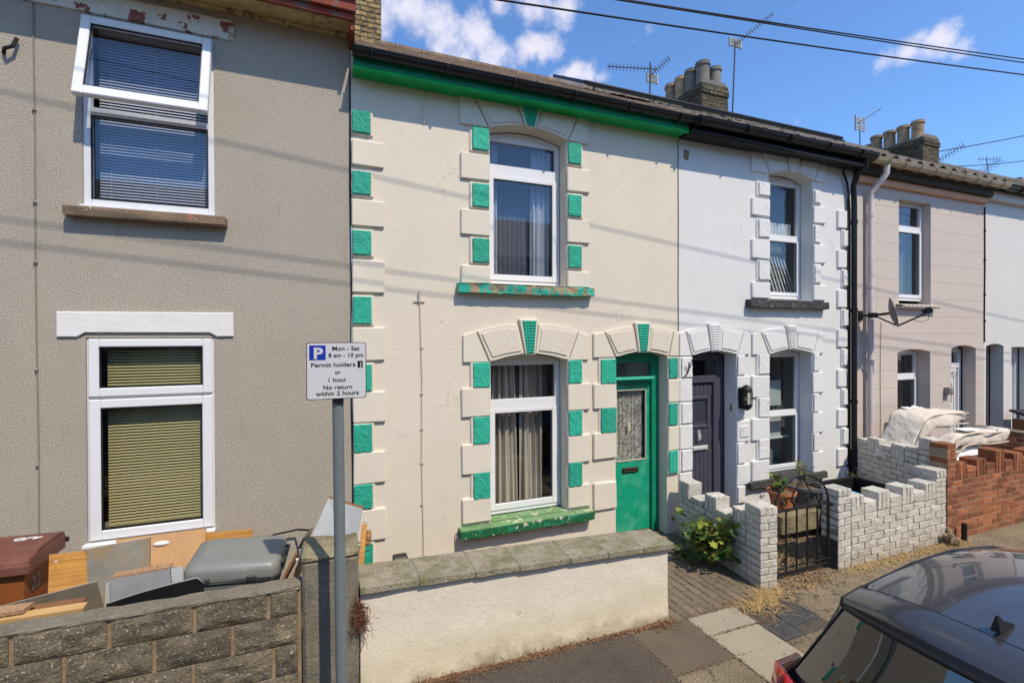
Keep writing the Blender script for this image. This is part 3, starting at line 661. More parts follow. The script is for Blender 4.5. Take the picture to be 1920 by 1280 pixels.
def upvc(parent, op, y, ztr, m=UPVC, fw=.055, sash_low=True, glass=None, head=.05, tr=.09, sb=.06, top_sash=False, name='window'):
    """plastic window: outer frame with arched head, transom at ztr, lower sash; returns the window part"""
    xa, xb, za, zb, rise = op; y0, y1 = y, y+.06
    b = B(); b.box(xa, xa+fw, y0, y1, za+.0, zb-.0005, .004); b.box(xb-fw, xb, y0, y1, za, zb-.0005, .004)
    b.box(xa+fw+.0005, xb-fw-.0005, y0, y1, za, za+.045, .004)
    hd = [(xa+.001, zb-head), (xb-.001, zb-head)]+[(xb-(xb-xa)*i/10, arch_top(op, xb-(xb-xa)*i/10)-.001) for i in range(11)]
    b.prism(hd, y0+.004, y1-.004)
    b.box(xa+fw+.0005, xb-fw-.0005, y0+.002, y1, ztr-tr/2, ztr+tr/2, .004)
    w = b.done(name, m, parent)
    zl0, zl1 = za+.047, ztr-tr/2-.002
    if sash_low:
        b = B(); ring(b, xa+fw*.72, xb-fw*.72, zl0, zl1, sb, y0-.012, y1-.02, sb+.01, sb*.75); b.done('sash', m, w)
        pane(w, xa+fw*.72+sb-.005, xb-fw*.72-sb+.005, zl0+sb, zl1-sb*.7, y0+.018, glass)
        b = B(); g0, g1, h0, h1 = xa+fw*.72+sb, xb-fw*.72-sb, zl0+sb+.009, zl1-sb*.75
        for q in ((g0, g0+.006, h0, h1), (g1-.006, g1, h0, h1), (g0+.0065, g1-.0065, h0, h0+.006), (g0+.0065, g1-.0065, h1-.006, h1)): b.box(q[0], q[1], y0+.008, y0+.019, q[2], q[3])
        b.done('gasket', GASKET, w)
    else:
        pane(w, xa+fw-.005, xb-fw+.005, zl0-.004, zl1+.004, y0+.03, glass)
    zu0, zu1 = ztr+tr/2, zb-head
    if top_sash:
        b = B(); ring(b, xa+fw*.72, xb-fw*.72, zu0+.002, zu1-.002, sb, y0-.012, y1-.02); b.done('sash', m, w)
        pane(w, xa+fw*.72+sb-.005, xb-fw*.72-sb+.005, zu0+sb-.004, zu1-sb+.004, y0+.018, glass)
    else:
        pane(w, xa+fw-.005, xb-fw+.005, zu0-.004, zu1+.004, y0+.03, glass)
    return w

# ============ grey pebbledashed house (left)
H1 = thing('terraced_house', 'grey pebbledashed house with white plastic windows and a red eaves board', 'house', (-3.0, 0, 0))
lw_up = (-1.925, -.942, 3.755, 5.40, 0); lw_lo = (-1.915, -.955, .845, 2.62, 0)
b = B(); wall_sheet(b, -6.5, .262, -.05, 5.73, [lw_up, lw_lo], 0, .09); b.quad((.262, 0, -.05), (.262, .3, -.05), (.262, .3, 5.72), (.262, 0, 5.72))
b.done('wall', PEBBLE, H1, normals=False)
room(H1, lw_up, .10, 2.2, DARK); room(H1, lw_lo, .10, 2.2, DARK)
b = B(); b.box(-2.03, -.84, -.10, .05, 3.645, 3.735, .01)
for v in b.bm.verts: v.co += Vector((0, random.uniform(-.006, .006), random.uniform(-.005, .005)))
b.done('window_sill', STONES, H1)
b = B(); b.box(-1.93, -.935, -.06, .088, 3.736, 3.757, .004); b.done('window_sill', UPVCG, H1)
b = B(); n = 14   # notched lintel over the lower window
b.prism([(-2.105, 2.627), (-1.965, 2.627), (-1.915, 2.675), (-.985, 2.675), (-.93, 2.627), (-.795, 2.63), (-.797, 2.852), (-2.105, 2.842)], -.022, .03, .006); b.done('lintel', CHIPW, H1)
b = B(); b.prism([(-6.4, 5.44), (-.775, 5.41), (-.775, 5.60), (-6.4, 5.60)], -.022, .03, .008); b.done('lintel', PEELW, H1)
b = B(); b.slab((-6.5, -.34, 5.655), (.25, -.34, 5.655), (.25, -.0, 5.72), (-6.5, -.0, 5.72), -.02); b.box(-6.5, .245, -.06, -.001, 5.66, 5.712, .008); b.done('soffit', SOFF, H1)
b = B(); b.box(-6.5, .285, -.37, -.341, 5.64, 5.74, .006); b.box(-6.5, .30, -.41, -.371, 5.70, 5.84, .006); b.box(.251, .284, -.34, 0, 5.56, 5.84, .004); b.done('fascia', REDF, H1)
b = B(); b.box(-6.5, .31, -.46, -.411, 5.83, 5.88, .006); b.done('gutter', ALU, H1)
b = B(); b.quad((-6.5, -.4, 5.88), (.31, -.4, 5.88), (.31, 3.6, 8.2), (-6.5, 3.6, 8.2)); b.quad((-6.5, 3.6, 8.2), (.31, 3.6, 8.2), (.31, 7.5, 5.8), (-6.5, 7.5, 5.8)); b.quad((.30, 0, 5.3), (.30, 3.6, 7.6), (.30, 3.6, 8.15), (.30, -.3, 5.86)); b.done('roof', TILEG, H1, normals=False)
# upper window
xa, xb, za, zb, _ = lw_up; ztr = 4.58
b = B(); b.box(xa+.001, xa+.055, .01, .075, za, zb, .004); b.box(xb-.055, xb-.001, .01, .075, za, zb, .004); b.box(xa+.056, xb-.056, .01, .075, za, za+.07, .004); b.box(xa+.056, xb-.056, .01, .075, zb-.05, zb, .004); b.box(xa+.056, xb-.056, .0, .075, ztr-.03, ztr+.03, .006)
w = b.done('window', UPVCG, H1)
pane(w, xa+.05, xb-.05, za+.065, ztr-.025, .04, GLASSB)
b = B(); b.box(xa+.06, xb-.06, -.012, .0, ztr-.012, ztr+.03, .004); b.done('drip_rail', UPVCG, w)
# top-hung casement, open outward
ang = R(15.0); hz, hy = zb-.025, -.012
def tilt(p):
    d = Vector((p[0], p[1]-0, p[2]-hz)); return Vector((d.x, hy+d.y*math.cos(ang)+d.z*math.sin(ang), hz-d.y*math.sin(ang)+d.z*math.cos(ang)))
cs_h = .785
b = B(); ring(b, xa+.012, xb-.01, hz-cs_h, hz, .072, -.03, .03, .085, .075, .008)
for v in b.bm.verts: v.co = tilt(v.co)
cs = b.done('open_casement', UPVC, w)
b = B(); b.box(xa+.08, xb-.078, -.004, .004, hz-cs_h+.08, hz-.07)
for v in b.bm.verts: v.co = tilt(v.co)
b.done('casement_pane', GLASSB, w)
b = B(); q0, q1 = xa+.084, xb-.082
for q in ((q0, q0+.008, hz-cs_h+.085, hz-.075), (q1-.008, q1, hz-cs_h+.085, hz-.075), (q0+.0085, q1-.0085, hz-cs_h+.085, hz-cs_h+.093), (q0+.0085, q1-.0085, hz-.083, hz-.075)): b.box(q[0], q[1], -.022, -.006, q[2], q[3])
for v in b.bm.verts: v.co = tilt(v.co)
b.done('casement_gasket', GASKET, w)
b = B()
for sx in (xa+.062, xb-.062): b.tube([(sx, .03, hz-.25), (sx, tilt((sx, .03, hz-.62)).y, tilt((sx, .0, hz-.62)).z)], .008, 6)
b.done('casement_stay', ALU, w)
b = B()
for q in ((xa+.055, xa+.063, za+.07, ztr-.03), (xb-.063, xb-.055, za+.07, ztr-.03), (xa+.0635, xb-.0635, za+.07, za+.078), (xa+.0635, xb-.0635, ztr-.038, ztr-.03)): b.box(q[0], q[1], .006, .03, q[2], q[3])
b.done('gasket', GASKET, w)
def blinds(win, x0, x1, z0, z1, y, pitch, m, tilt_deg=35, cords=3, wid=.03):
    n = int((z1-z0)/pitch)
    key = ('slat', round(x1-x0, 3), m.name)
    for i in range(n):
        if key not in MC:
            b2 = B(); a = R(tilt_deg); c_, s_ = math.cos(a)*wid/2, math.sin(a)*wid/2; L_ = (x1-x0)/2
            P = [(-c_, -s_), (0, .0025), (c_, s_)]
            for p, q in zip(P, P[1:]): b2.quad((-L_, p[0], p[1]), (L_, p[0], p[1]), (L_, q[0], q[1]), (-L_, q[0], q[1]))
            me = bpy.data.meshes.new('slat'); b2.bm.to_mesh(me); b2.bm.free(); me.materials.append(m); MC[key] = me
        o = bpy.data.objects.new('slat', MC[key]); C.objects.link(o); o.parent = win
        p = win
        while p.parent is not None: p = p.parent
        o.location = Vector(((x0+x1)/2, y, z0+(i+.5)*pitch))-ORG[p]
    b2 = B()
    for i in range(cords):
        xx = x0+(x1-x0)*(.1+.8*i/(cords-1)); b2.tube([(xx, y-.017, z0), (xx, y-.017, z1)], .0015, 4)
    b2.box(x0, x1, y-.015, y+.015, z1, z1+.03); b2.box(x0, x1, y-.012, y+.012, z0-.015, z0)
    b2.done('blind_rail', m, win)
blinds(w, xa+.075, xb-.06, za+.09, zb-.07, .14, .026, BLINDW, 48)
# lower window
xa, xb, za, zb, _ = lw_lo
b = B(); ring(b, xa+.001, xb-.001, za, zb, .045, .012, .08, .04, .045); b.box(xa+.046, xb-.046, .012, .08, 2.085, 2.13, .003); w = b.done('window', UPVCG, H1)
b = B(); ring(b, xa+.018, xb-.018, 2.105, zb-.012, .075, -.012, .05, .075, .07, .008); b.done('sash', UPVC, w)
b = B(); ring(b, xa+.018, xb-.018, za+.012, 2.082, .082, -.012, .05, .082, .078, .008); b.done('sash', UPVC, w)
for z0, z1, e in ((2.18, zb-.082, 0), (za+.094, 2.004, .007)):
    pane(w, xa+.09+e, xb-.09-e, z0-.005, z1+.005, .025); b = B(); g0, g1 = xa+.093+e, xb-.093-e
    for q in ((g0, g0+.007, z0, z1), (g1-.007, g1, z0, z1), (g0+.0075, g1-.0075, z0, z0+.007), (g0+.0075, g1-.0075, z1-.007, z1)): b.box(q[0], q[1], .0, .024, q[2], q[3])
    b.done('gasket', GASKET, w)
blinds(w, xa+.115, xb-.125, za+.10, zb-.09, .115, .0265, BLINDY, 42)
b = B(); b.box(xa-.02, xb+.005, -.07, .011, za-.035, za-.002, .006); b.done('window_sill', UPVCG, H1)
b = B(); b.tube([(-2.243, -.006, 5.44), (-2.238, -.007, 4.3), (-2.242, -.006, 3.0), (-2.232, -.008, 1.7), (-2.235, -.006, .9)], .006, 6)
for z in (4.52, 3.75, 3.25, 2.35, 1.55): b.ball((-2.24, -.012, z), .014)
b.done('wall_cable', CABLEG, H1)
b = B(); b.tube([(.262, -.006, 5.35), (.255, -.008, 4.2), (.264, -.007, 3.1), (.256, -.009, 2.2), (.266, -.007, 1.4), (.27, -.008, .7)], .007, 6); b.tube([(.276, -.006, 2.2), (.272, -.012, 1.7), (.281, -.006, 1.2)], .005, 6); b.done('wall_cable', CABLE, H1)
b = B(); b.tube([(-2.43, -.01, 4.95), (-2.40, -.06, 4.97), (-2.355, -.05, 5.0), (-2.335, -.03, 5.08)], .014, 6); b.done('wall_hook', CABLE, H1)
chimney(H1, .43, .84, 2.3, 3.3, 6.5, 9.4, YBRICK, [], None, flaunch=False, cap=0)
b = B(); b.box(.38, .9, 2.2, 2.32, 6.62, 6.86, .03); b.done('flashing', LEAD, H1)

# ============ cream house with green quoins
H2 = thing('terraced_house', 'cream house with green painted quoins, green eaves and a green door', 'house', (.27, 0, 0))
cu = (1.77, 2.75, 3.235, 4.99, .085); cl = (1.768, 2.75, .50, 2.335, .085); cdo = (3.45, 4.25, -.02, 2.36, .065)
b = B(); wall_sheet(b, .27, 4.44, -.05, 5.60, [cu, cl, cdo], 0, .175); b.done('wall', CREAM, H2, normals=False)
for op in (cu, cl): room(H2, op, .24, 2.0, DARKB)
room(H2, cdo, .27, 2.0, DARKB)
for (z0, z1) in ROWS_G[1:]+ROWS_G[:1]:
    panelled(H2, .274, .49, z0-.018, z1+.018, CREAMQ, GREEN, ml=.006, mr=.028)
for (z0, z1) in ROWS_W: quoin(H2, .274, .597, z0, z1, CREAMQ)
for rowsw, rowsg in (([(4.385, 4.672), (3.762, 4.045), (3.222, 3.42)], [(4.72, 4.972), (4.082, 4.345), (3.457, 3.73)]), ([(1.72, 2.047), (1.078, 1.42), (.53, .81)], [(2.05, 2.332), (1.412, 1.715), (.79, 1.085)])):
    for z0, z1 in rowsw: quoin(H2, 1.425, 1.764, z0, z1, CREAMQ); quoin(H2, 2.756, 3.065, z0, z1, CREAMQ)
    for z0, z1 in rowsg: panelled(H2, 1.53, 1.764, z0-.018, z1+.015, CREAMQ, GREEN, ml=.03, mr=.01); panelled(H2, 2.756, 2.975, z0-.018, z1+.015, CREAMQ, GREEN, ml=.01, mr=.03)
for z0, z1 in ((1.715, 2.035), (1.09, 1.42), (.455, .795)): quoin(H2, 3.117, 3.446, z0, z1, CREAMQ)
for z0, z1 in ((2.03, 2.338), (1.41, 1.722)): panelled(H2, 3.19, 3.446, z0-.018, z1+.015, CREAMQ, GREEN, ml=.03, mr=.01)
for z0, z1 in ((1.745, 2.05), (1.10, 1.424)): quoin(H2, 4.254, 4.438, z0, z1, CREAMQ)
for z0, z1 in ((2.06, 2.34), (1.432, 1.735), (.79, 1.10)): panelled(H2, 4.254, 4.436, z0-.012, z1+.012, CREAMQ, GREEN, ml=.01, mr=.03)
voussoirs(H2, 1.768, 2.75, 2.335, .085, (2.113, 2.355, 2.825, 2.19, 2.312), 2.77, CREAMQ, CREAMR, GREEN, 1.445, 3.045, 2.64)
voussoirs(H2, 1.77, 2.75, 4.99, .085, (2.113, 2.40, 5.55, 2.205, 2.325), 5.50, CREAMQ, CREAMR, GREEN, 1.425, 3.045, 5.40, cut=5.305)
voussoirs(H2, 3.45, 4.25, 2.36, .065, (3.715, 3.965, 2.80, 3.775, 3.915), 2.75, CREAMQ, CREAMR, GREEN, 3.117, 4.43, 2.655)
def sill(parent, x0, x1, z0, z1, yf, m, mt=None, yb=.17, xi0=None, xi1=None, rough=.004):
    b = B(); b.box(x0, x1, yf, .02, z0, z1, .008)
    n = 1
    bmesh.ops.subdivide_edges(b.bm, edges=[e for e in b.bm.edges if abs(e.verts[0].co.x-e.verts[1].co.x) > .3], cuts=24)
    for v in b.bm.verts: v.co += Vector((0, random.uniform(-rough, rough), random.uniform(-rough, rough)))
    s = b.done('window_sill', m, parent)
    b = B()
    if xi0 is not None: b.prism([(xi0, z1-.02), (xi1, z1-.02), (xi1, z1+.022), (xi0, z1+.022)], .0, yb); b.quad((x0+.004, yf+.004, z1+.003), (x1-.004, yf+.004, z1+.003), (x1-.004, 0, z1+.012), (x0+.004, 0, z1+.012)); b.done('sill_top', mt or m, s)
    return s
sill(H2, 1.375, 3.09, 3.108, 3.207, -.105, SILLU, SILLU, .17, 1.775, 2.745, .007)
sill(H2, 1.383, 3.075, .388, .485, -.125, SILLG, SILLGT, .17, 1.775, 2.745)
w = upvc(H2, (1.775, 2.745, 3.245, 4.985, .08), .172, 4.60, sb=.06, tr=.13, glass=GLASSB)
b = pleated(2.42, 2.69, 3.3, 4.95, .33, .025, 4, n=40); b.done('curtain', NET, w, smooth=True)
b = pleated(1.82, 1.98, 3.3, 4.95, .33, .02, 3, n=24); b.done('curtain', NET, w, smooth=True)
b = pleated(1.80, 2.72, 3.25, 4.98, .42, .012, 15, n=90, seed=6); b.done('net_curtain', NETD, w, smooth=True)
w = upvc(H2, (1.775, 2.745, .515, 2.33, .08), .172, 1.82, sb=.065, tr=.11, fw=.06)
b = pleated(1.86, 2.22, .5, 2.35, .36, .04, 4, n=70, seed=3, pinch=.28); b.done('curtain', CURT, w, smooth=True)
b = pleated(2.27, 2.58, .5, 2.35, .36, .038, 3.5, n=60, seed=5, pinch=.12); b.done('curtain', CURT, w, smooth=True)
b = pleated(1.84, 2.7, 1.86, 2.35, .42, .025, 9, n=90, seed=8); b.done('pelmet_curtain', mat('dim_grey_curtain', (.20, .19, .19), .9, [(3, .2, (14, .1, .05))]), w, smooth=True)
# green door
b = B(); b.box(3.452, 3.535, .175, .25, 0, 2.36, .003); b.box(4.135, 4.248, .16, .25, 0, 2.37, .004); b.prism([(3.5355, 2.27), (4.1345, 2.27), (4.1345, 2.395), (3.85, 2.425), (3.5355, 2.38)], .178, .248); b.box(3.5355, 4.1345, .165, .25, 2.0, 2.085, .006); fr = b.done('door_frame', GREEND, H2)
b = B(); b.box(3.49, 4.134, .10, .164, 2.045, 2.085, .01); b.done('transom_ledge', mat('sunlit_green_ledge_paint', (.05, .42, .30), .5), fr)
pane(fr, 3.53, 4.14, 2.08, 2.275, .2, name='fanlight')
b = B(); b.box(3.5355, 4.1345, .215, .225, 2.08, 2.29); b.done('fanlight_board', mat('dusty_brown_board', (.135, .115, .085), .85, [(6, .2)]), fr)
d0, d1 = 3.538, 4.132
b = B(); b.box(d0, d0+.05, .205, .245, .02, 1.995, .003); b.box(d1-.06, d1, .205, .245, .02, 1.995, .003); b.box(d0+.0505, d1-.0605, .205, .245, .02, .955, .002); b.box(d0+.0505, d1-.0605, .205, .245, 1.915, 1.995, .003); dr = b.done('door', GREENP, H2)
b = B(); ring(b, d0+.05, d1-.06, .955, 1.915, .018, .196, .215); b.done('glazing_bead', mat('pale_worn_bead', (.40, .42, .33), .7), dr)
pane(dr, d0+.06, d1-.07, .965, 1.905, .222)
b = pleated(d0+.06, d1-.075, .95, 1.91, .262, .010, 7, n=60, seed=11); b.done('lace_curtain', LACE, dr, smooth=True)
b = B(); b.box(3.68, 3.94, .192, .206, .80, .875, .006); b.box(3.70, 3.92, .180, .193, .815, .83, .004); b.box(3.70, 3.92, .180, .193, .848, .863, .004); b.done('letterbox', BRONZE, dr)
b = B(); b.box(3.795, 3.822, .214, .220, 1.36, 1.47, .002); b.done('paper_note', mat('yellowed_paper', (.62, .56, .38), .8), dr)
glyphs('26', 3.775, 3.865, 1.938, .045, .203, dr, BRONZE, 'house_number')
b = B(); b.box(.32, 4.43, -.055, .0, 5.285, 5.30, .003)
# green eaves: soffit mould and fascia
b = B(); b.prism([(.285, 5.285), (4.435, 5.285), (4.435, 5.325), (.285, 5.325)], -.20, -.0); sf = b.done('soffit', GREENF, H2)  # brighter green carries the light on the lower eaves band
b = B(); b.box(.285, 4.435, -.215, -.201, 5.27, 5.31, .005); b.tube([(.285, -.205, 5.283), (4.435, -.205, 5.283)], .022, 8); b.done('eaves_moulding', GREENF, H2, smooth=True, sharp=40)
b = B(); b.box(.285, 4.435, -.215, -.19, 5.312, 5.45); b.done('fascia', GREEND, H2)  # deep green carries the gutter's shade on the fascia
gutter(H2, .27, 4.55, 5.425, -.282, .066, BLACKP, [.45, 1.2, 1.95, 2.7, 3.45, 4.2])
roof_part(H2, .30, 4.44, 5.43, TILE, -.31)
b = B(); b.tube([(.965, -.008, 3.02), (.985, -.01, 2.2), (.978, -.008, 1.3), (.995, -.01, .4), (.99, -.008, .1)], .006, 6); b.box(.90, 1.02, -.014, -.004, 2.995, 3.01); b.tube([(.96, -.03, 3.12), (.955, -.02, 3.0)], .012, 6)
for z in (2.5, 2.0, 1.62, 1.25, .8): b.box(.97, 1.0, -.018, -.003, z, z+.015)
b.done('wall_cable', mat('cream_painted_cable', (.50, .44, .35), .8), H2)
b = B(); b.tube([(1.44, -.01, .42), (1.36, -.02, .45), (1.345, -.01, .40), (1.35, -.008, .08)], .005, 6); b.done('wall_cable', CABLEG, H2)
b = B(); b.tube([(1.02, -.012, 5.28), (1.022, -.012, 4.93)], .009, 6); b.done('cut_pipe', CREAMQ, H2)
b = B(); b.tube([(4.44, -.006, 5.25), (4.443, -.007, 4.2), (4.438, -.006, 3.2), (4.442, -.006, 2.7)], .007, 6); b.done('wall_cable', CABLEG, H2)

# ============ white house with slate door
H3 = thing('terraced_house', 'white house with white quoins, slate coloured door and black downpipe', 'house', (4.44, 0, 0))
wd = (4.665, 5.45, -.02, 2.36, .06); wl_ = (6.09, 6.985, .52, 2.355, .07); wu = (6.10, 7.01, 3.17, 5.0, .085)
b = B(); wall_sheet(b, 4.44, 7.93, -.05, 5.60, [wd, wl_, wu], 0, .20); b.done('wall', WHITEM, H3, normals=False)
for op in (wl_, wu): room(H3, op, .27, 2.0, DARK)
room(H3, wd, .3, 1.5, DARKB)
for z0, z1 in ((2.06, 2.357), (1.45, 1.72), (.80, 1.107), (.24, .49)): panelled(H3, 5.454, 5.62, z0-.01, z1+.01, WHITEQ, WHITEQ, ml=.01, mr=.03)
for z0, z1 in ((1.73, 2.052), (1.115, 1.42), (.5, .79)): quoin(H3, 5.454, 5.70, z0, z1, WHITEQ)
for z0, z1 in ((2.06, 2.34), (1.44, 1.725), (.80, 1.09)): panelled(H3, 4.444, 4.66, z0-.012, z1+.012, WHITEQ, WHITEQ, ml=.03, mr=.01)
for z0, z1 in ((1.745, 2.05), (1.10, 1.424), (.5, .785)): quoin(H3, 4.442, 4.66, z0, z1, WHITEQ)
for z0, z1 in ((1.732, 2.051), (1.113, 1.431), (.50, .821)): quoin(H3, 5.745, 6.086, z0, z1, WHITEQ); quoin(H3, 6.99, 7.226, z0+.02, z1+.02, WHITEQ)
for z0, z1 in ((2.063, 2.355), (1.433, 1.732), (.83, 1.125)): panelled(H3, 5.84, 6.086, z0-.01, z1+.01, WHITEQ, WHITEQ, ml=.03, mr=.012); panelled(H3, 6.99, 7.15, z0, z1+.015, WHITEQ, WHITEQ, ml=.012, mr=.03)
for z0, z1 in ((4.365, 4.62), (3.745, 4.03), (3.175, 3.405)): quoin(H3, 5.745, 6.096, z0, z1, WHITEQ); quoin(H3, 7.014, 7.275, z0, z1, WHITEQ)
for z0, z1 in ((4.655, 4.86), (4.05, 4.32), (3.43, 3.72)): panelled(H3, 5.84, 6.096, z0-.01, z1+.012, WHITEQ, WHITEQ, ml=.03, mr=.012); panelled(H3, 7.014, 7.18, z0-.01, z1+.012, WHITEQ, WHITEQ, ml=.012, mr=.03)
for i in range(8):
    z1 = 4.61-i*.628
    if i < 7: quoin(H3, 7.555, 7.80, z1-.28, z1, WHITEQ)
    panelled(H3, 7.645, 7.80, z1-.585, z1-.30, WHITEQ, WHITEQ, ml=.02, mr=.012)
voussoirs(H3, 4.665, 5.45, 2.36, .06, (4.925, 5.145, 2.795, 4.985, 5.118), 2.755, WHITEQ, WHITEQ, WHITEQ, 4.446, 5.70, 2.66)
voussoirs(H3, 6.09, 6.985, 2.355, .07, (6.41, 6.61, 2.785, 6.475, 6.592), 2.745, WHITEQ, WHITEQ, WHITEQ, 5.755, 7.226, 2.655)
voussoirs(H3, 6.10, 7.01, 5.0, .085, (6.43, 6.70, 5.5, 6.49, 6.62), 5.45, WHITEQ, WHITEQ, WHITEQ, 5.745, 7.26, 5.40, cut=5.30)
sill(H3, 5.64, 7.26, 3.035, 3.14, -.10, STONED, STONED, .2, 6.105, 7.005, .006)
sill(H3, 5.66, 7.25, .43, .525, -.08, STONED, STONED, .2, 6.095, 6.98, .004)
w = upvc(H3, (6.105, 7.005, 3.20, 4.995, .08), .20, 4.15, sb=.045, tr=.07, fw=.05, glass=GLASS)
b = pleated(6.12, 6.97, 3.2, 4.98, .42, .012, 14, n=80); b.done('net_curtain', NETD, w, smooth=True)
b = pleated(6.15, 6.96, 4.2, 4.40, .33, .02, 10, n=90); b.done('net_curtain', NET, w, smooth=True)
b = B()
for i in range(7):
    x_ = 6.36+i*.075; b.slab((x_, .34, 3.95-.02*i), (x_+.018, .34, 3.95-.02*i), (x_+.31, .36, 3.3), (x_+.28, .36, 3.3), .006)
b.done('hanging_net', NET, w)
b = B(); b.box(6.40, 6.75, .185, .20, 4.985, 5.01, .005); b.done('trickle_vent', UPVCG, w)
w = upvc(H3, (6.095, 6.98, .535, 2.35, .065), .20, 1.45, sb=.05, tr=.05, fw=.05)
b = B(); b.box(6.09, 6.98, .52, .525, .54, 2.36); b.done('brightening_sheet', mat('grey_green_fill', (.17, .185, .175), .85, [(3, .12)]), w)  # full sheet added behind the glass to brighten the dark window
for z0, z1 in ((1.0, 1.33), (1.52, 1.92)): 
    b = B(); b.box(6.20, 6.83, .40, .405, z0, z1); b.done('paper_shade', mat('pale_blue_paper', (.42, .46, .45), .8), w)
b = B(); b.box(6.10, 6.97, .37, .395, 1.0, 1.03); b.done('sash_bar', UPVC, w)
# slate door
b = B(); b.box(4.668, 4.76, .2, .27, 0, 2.35, .004); b.box(5.30, 5.447, .21, .27, 0, 2.36, .006); b.box(4.7605, 5.2995, .2, .27, 2.28, 2.40, .003); b.box(4.7605, 5.2995, .195, .27, 1.96, 2.06, .006); b.box(5.25, 5.2995, .195, .27, 0, 1.96, .01); fr = b.done('door_frame', DOORG, H3)
pane(fr, 4.76, 5.3, 2.055, 2.285, .225, name='fanlight')
b = B(); b.box(4.79, 5.248, .24, .28, .03, 1.95, .003)
for i in range(6): b.box(4.80+i*.075, 4.80+i*.075+.068, .232, .241, .05, .98, .004); 
for i in range(6): b.box(4.80+i*.075, 4.80+i*.075+.068, .232, .241, 1.10, 1.32, .004); b.box(4.80+i*.075, 4.80+i*.075+.068, .232, .241, 1.76, 1.94, .004)
dr = b.done('door', DOORG, H3)
b = B(); ring(b, 4.80, 5.19, 1.31, 1.765, .045, .215, .24, bev=.008); b.done('glazing_frame', DOORG, dr)
pane(dr, 4.84, 5.15, 1.35, 1.725, .226)
b = B(); b.box(4.85, 5.16, .212, .236, .985, 1.055, .008); b.box(4.88, 5.13, .2, .213, 1.0, 1.04, .006); b.done('letterbox', CHROME, dr)
b = B(); b.lathe([(0, -.06), (.022, -.045), (.032, 0), (.018, .05), (.012, .07), (.018, .085), (0, .10)], (4.985, .205, 1.19), 12); b.box(4.965, 5.005, .212, .236, 1.12, 1.27, .006); b.done('door_knocker', CHROME, dr, smooth=True, sharp=40)
b = B(); b.box(5.449, 5.456, .06, .10, 1.55, 1.65); b.done('latch_plate', mat('brass', (.5, .38, .15), .4, metal=.8), H3)
b = B(); b.box(5.50, 5.665, -.046, -.031, 1.185, 1.345, .006); hp = b.done('house_plaque', mat('worn_white_plaque', (.66, .66, .65), .8, [(20, .1)], spots=[(30, .60, .64, (.08, .08, .08), .9)]), H3)
b = B(); b.box(4.45, 7.93, -.19, -.0, 5.27, 5.31, .004); b.box(4.45, 7.93, -.205, -.191, 5.255, 5.40, .004); b.done('fascia', BLACKP, H3)
b = B(); b.tube([(4.45, -.24, 5.285), (7.9, -.24, 5.265)], .035, 10); b.done('eaves_pipe', BLACKP, H3, smooth=True)
gutter(H3, 4.44, 7.98, 5.43, -.30, .082, BLACKP, [4.5, 5.3, 6.1, 6.9, 7.6])
roof_part(H3, 4.44, 7.93, 5.43, TILEG, -.31, wave=1)
b = B(); b.tube([(7.80, -.28, 5.36), (7.84, -.25, 5.28), (7.80, -.16, 5.15), (7.83, -.08, 5.0), (7.855, -.075, 4.7), (7.86, -.075, .1)], .042, 12)
for z in (4.4, 3.0, 1.55, .55): b.tube([(7.86, -.075, z), (7.86, -.075, z+.06)], .05, 12)
b.done('downpipe', BLACKP, H3, smooth=True, sharp=40)
b = B(); b.tube([(7.50, -.2, 5.27), (7.62, -.06, 5.2), (7.72, -.05, 5.05), (7.76, -.05, 4.9), (7.785, -.05, 4.6), (7.79, -.05, .3)], .016, 8); b.tube([(7.765, -.03, 4.8), (7.755, -.04, 3.6), (7.77, -.03, 2.6), (7.75, -.05, 2.1), (7.775, -.03, 1.2), (7.77, -.03, .3)], .009, 6); b.done('wall_cable', CABLE, H3, smooth=True)
b = B(); b.prism([(4.53, 5.02), (4.61, 5.0), (4.63, 5.13), (4.54, 5.15)], -.003, .002); b.done('bare_render_patch', BMORT, H3)
# solar panels along the roof edge
sp = B(); tp = math.tan(R(31))
def roofpt(x, y, h): return Vector((x, y, 5.43+(y+.31)*tp+h+.075))
nn = 4
for i in range(nn):
    xa_ = 3.50+i*1.35; sp.slab(roofpt(xa_, .85, .10), roofpt(xa_+1.33, .85, .10), roofpt(xa_+1.33, 1.85, .10), roofpt(xa_, 1.85, .10), -.05)
    sp.tube([roofpt(xa_+.15, .8, .09), roofpt(xa_+.15, .9, -.09)], .012, 6); sp.tube([roofpt(xa_+1.2, .8, .09), roofpt(xa_+1.2, .9, -.09)], .012, 6)
t = thing('solar_panel_array', 'black solar panels raised on rails above the tiled roof', 'solar panels', (3.5, .85, 6.1)); sp.done('panel', SOLAR, t)
b = B(); b.tube([roofpt(3.5, .83, .075), roofpt(8.9, .83, .075)], .03, 8); b.tube([roofpt(3.5, .78, .045), roofpt(8.9, .78, .035)], .014, 6); b.done('rail', BLACKM, t)
pots2 = [(7.84, 3.18+.34*i, .165, .50, GREYCLAY if i in (0, 1) else CLAYPOT) for i in range(4)]+[(8.22, 3.22+.34*i, .155, .47, GREYCLAY) for i in range(4)]
chimney(H3, 7.64, 8.40, 3.0, 4.45, 7.15, 8.14, DBRICK, pots2, None)

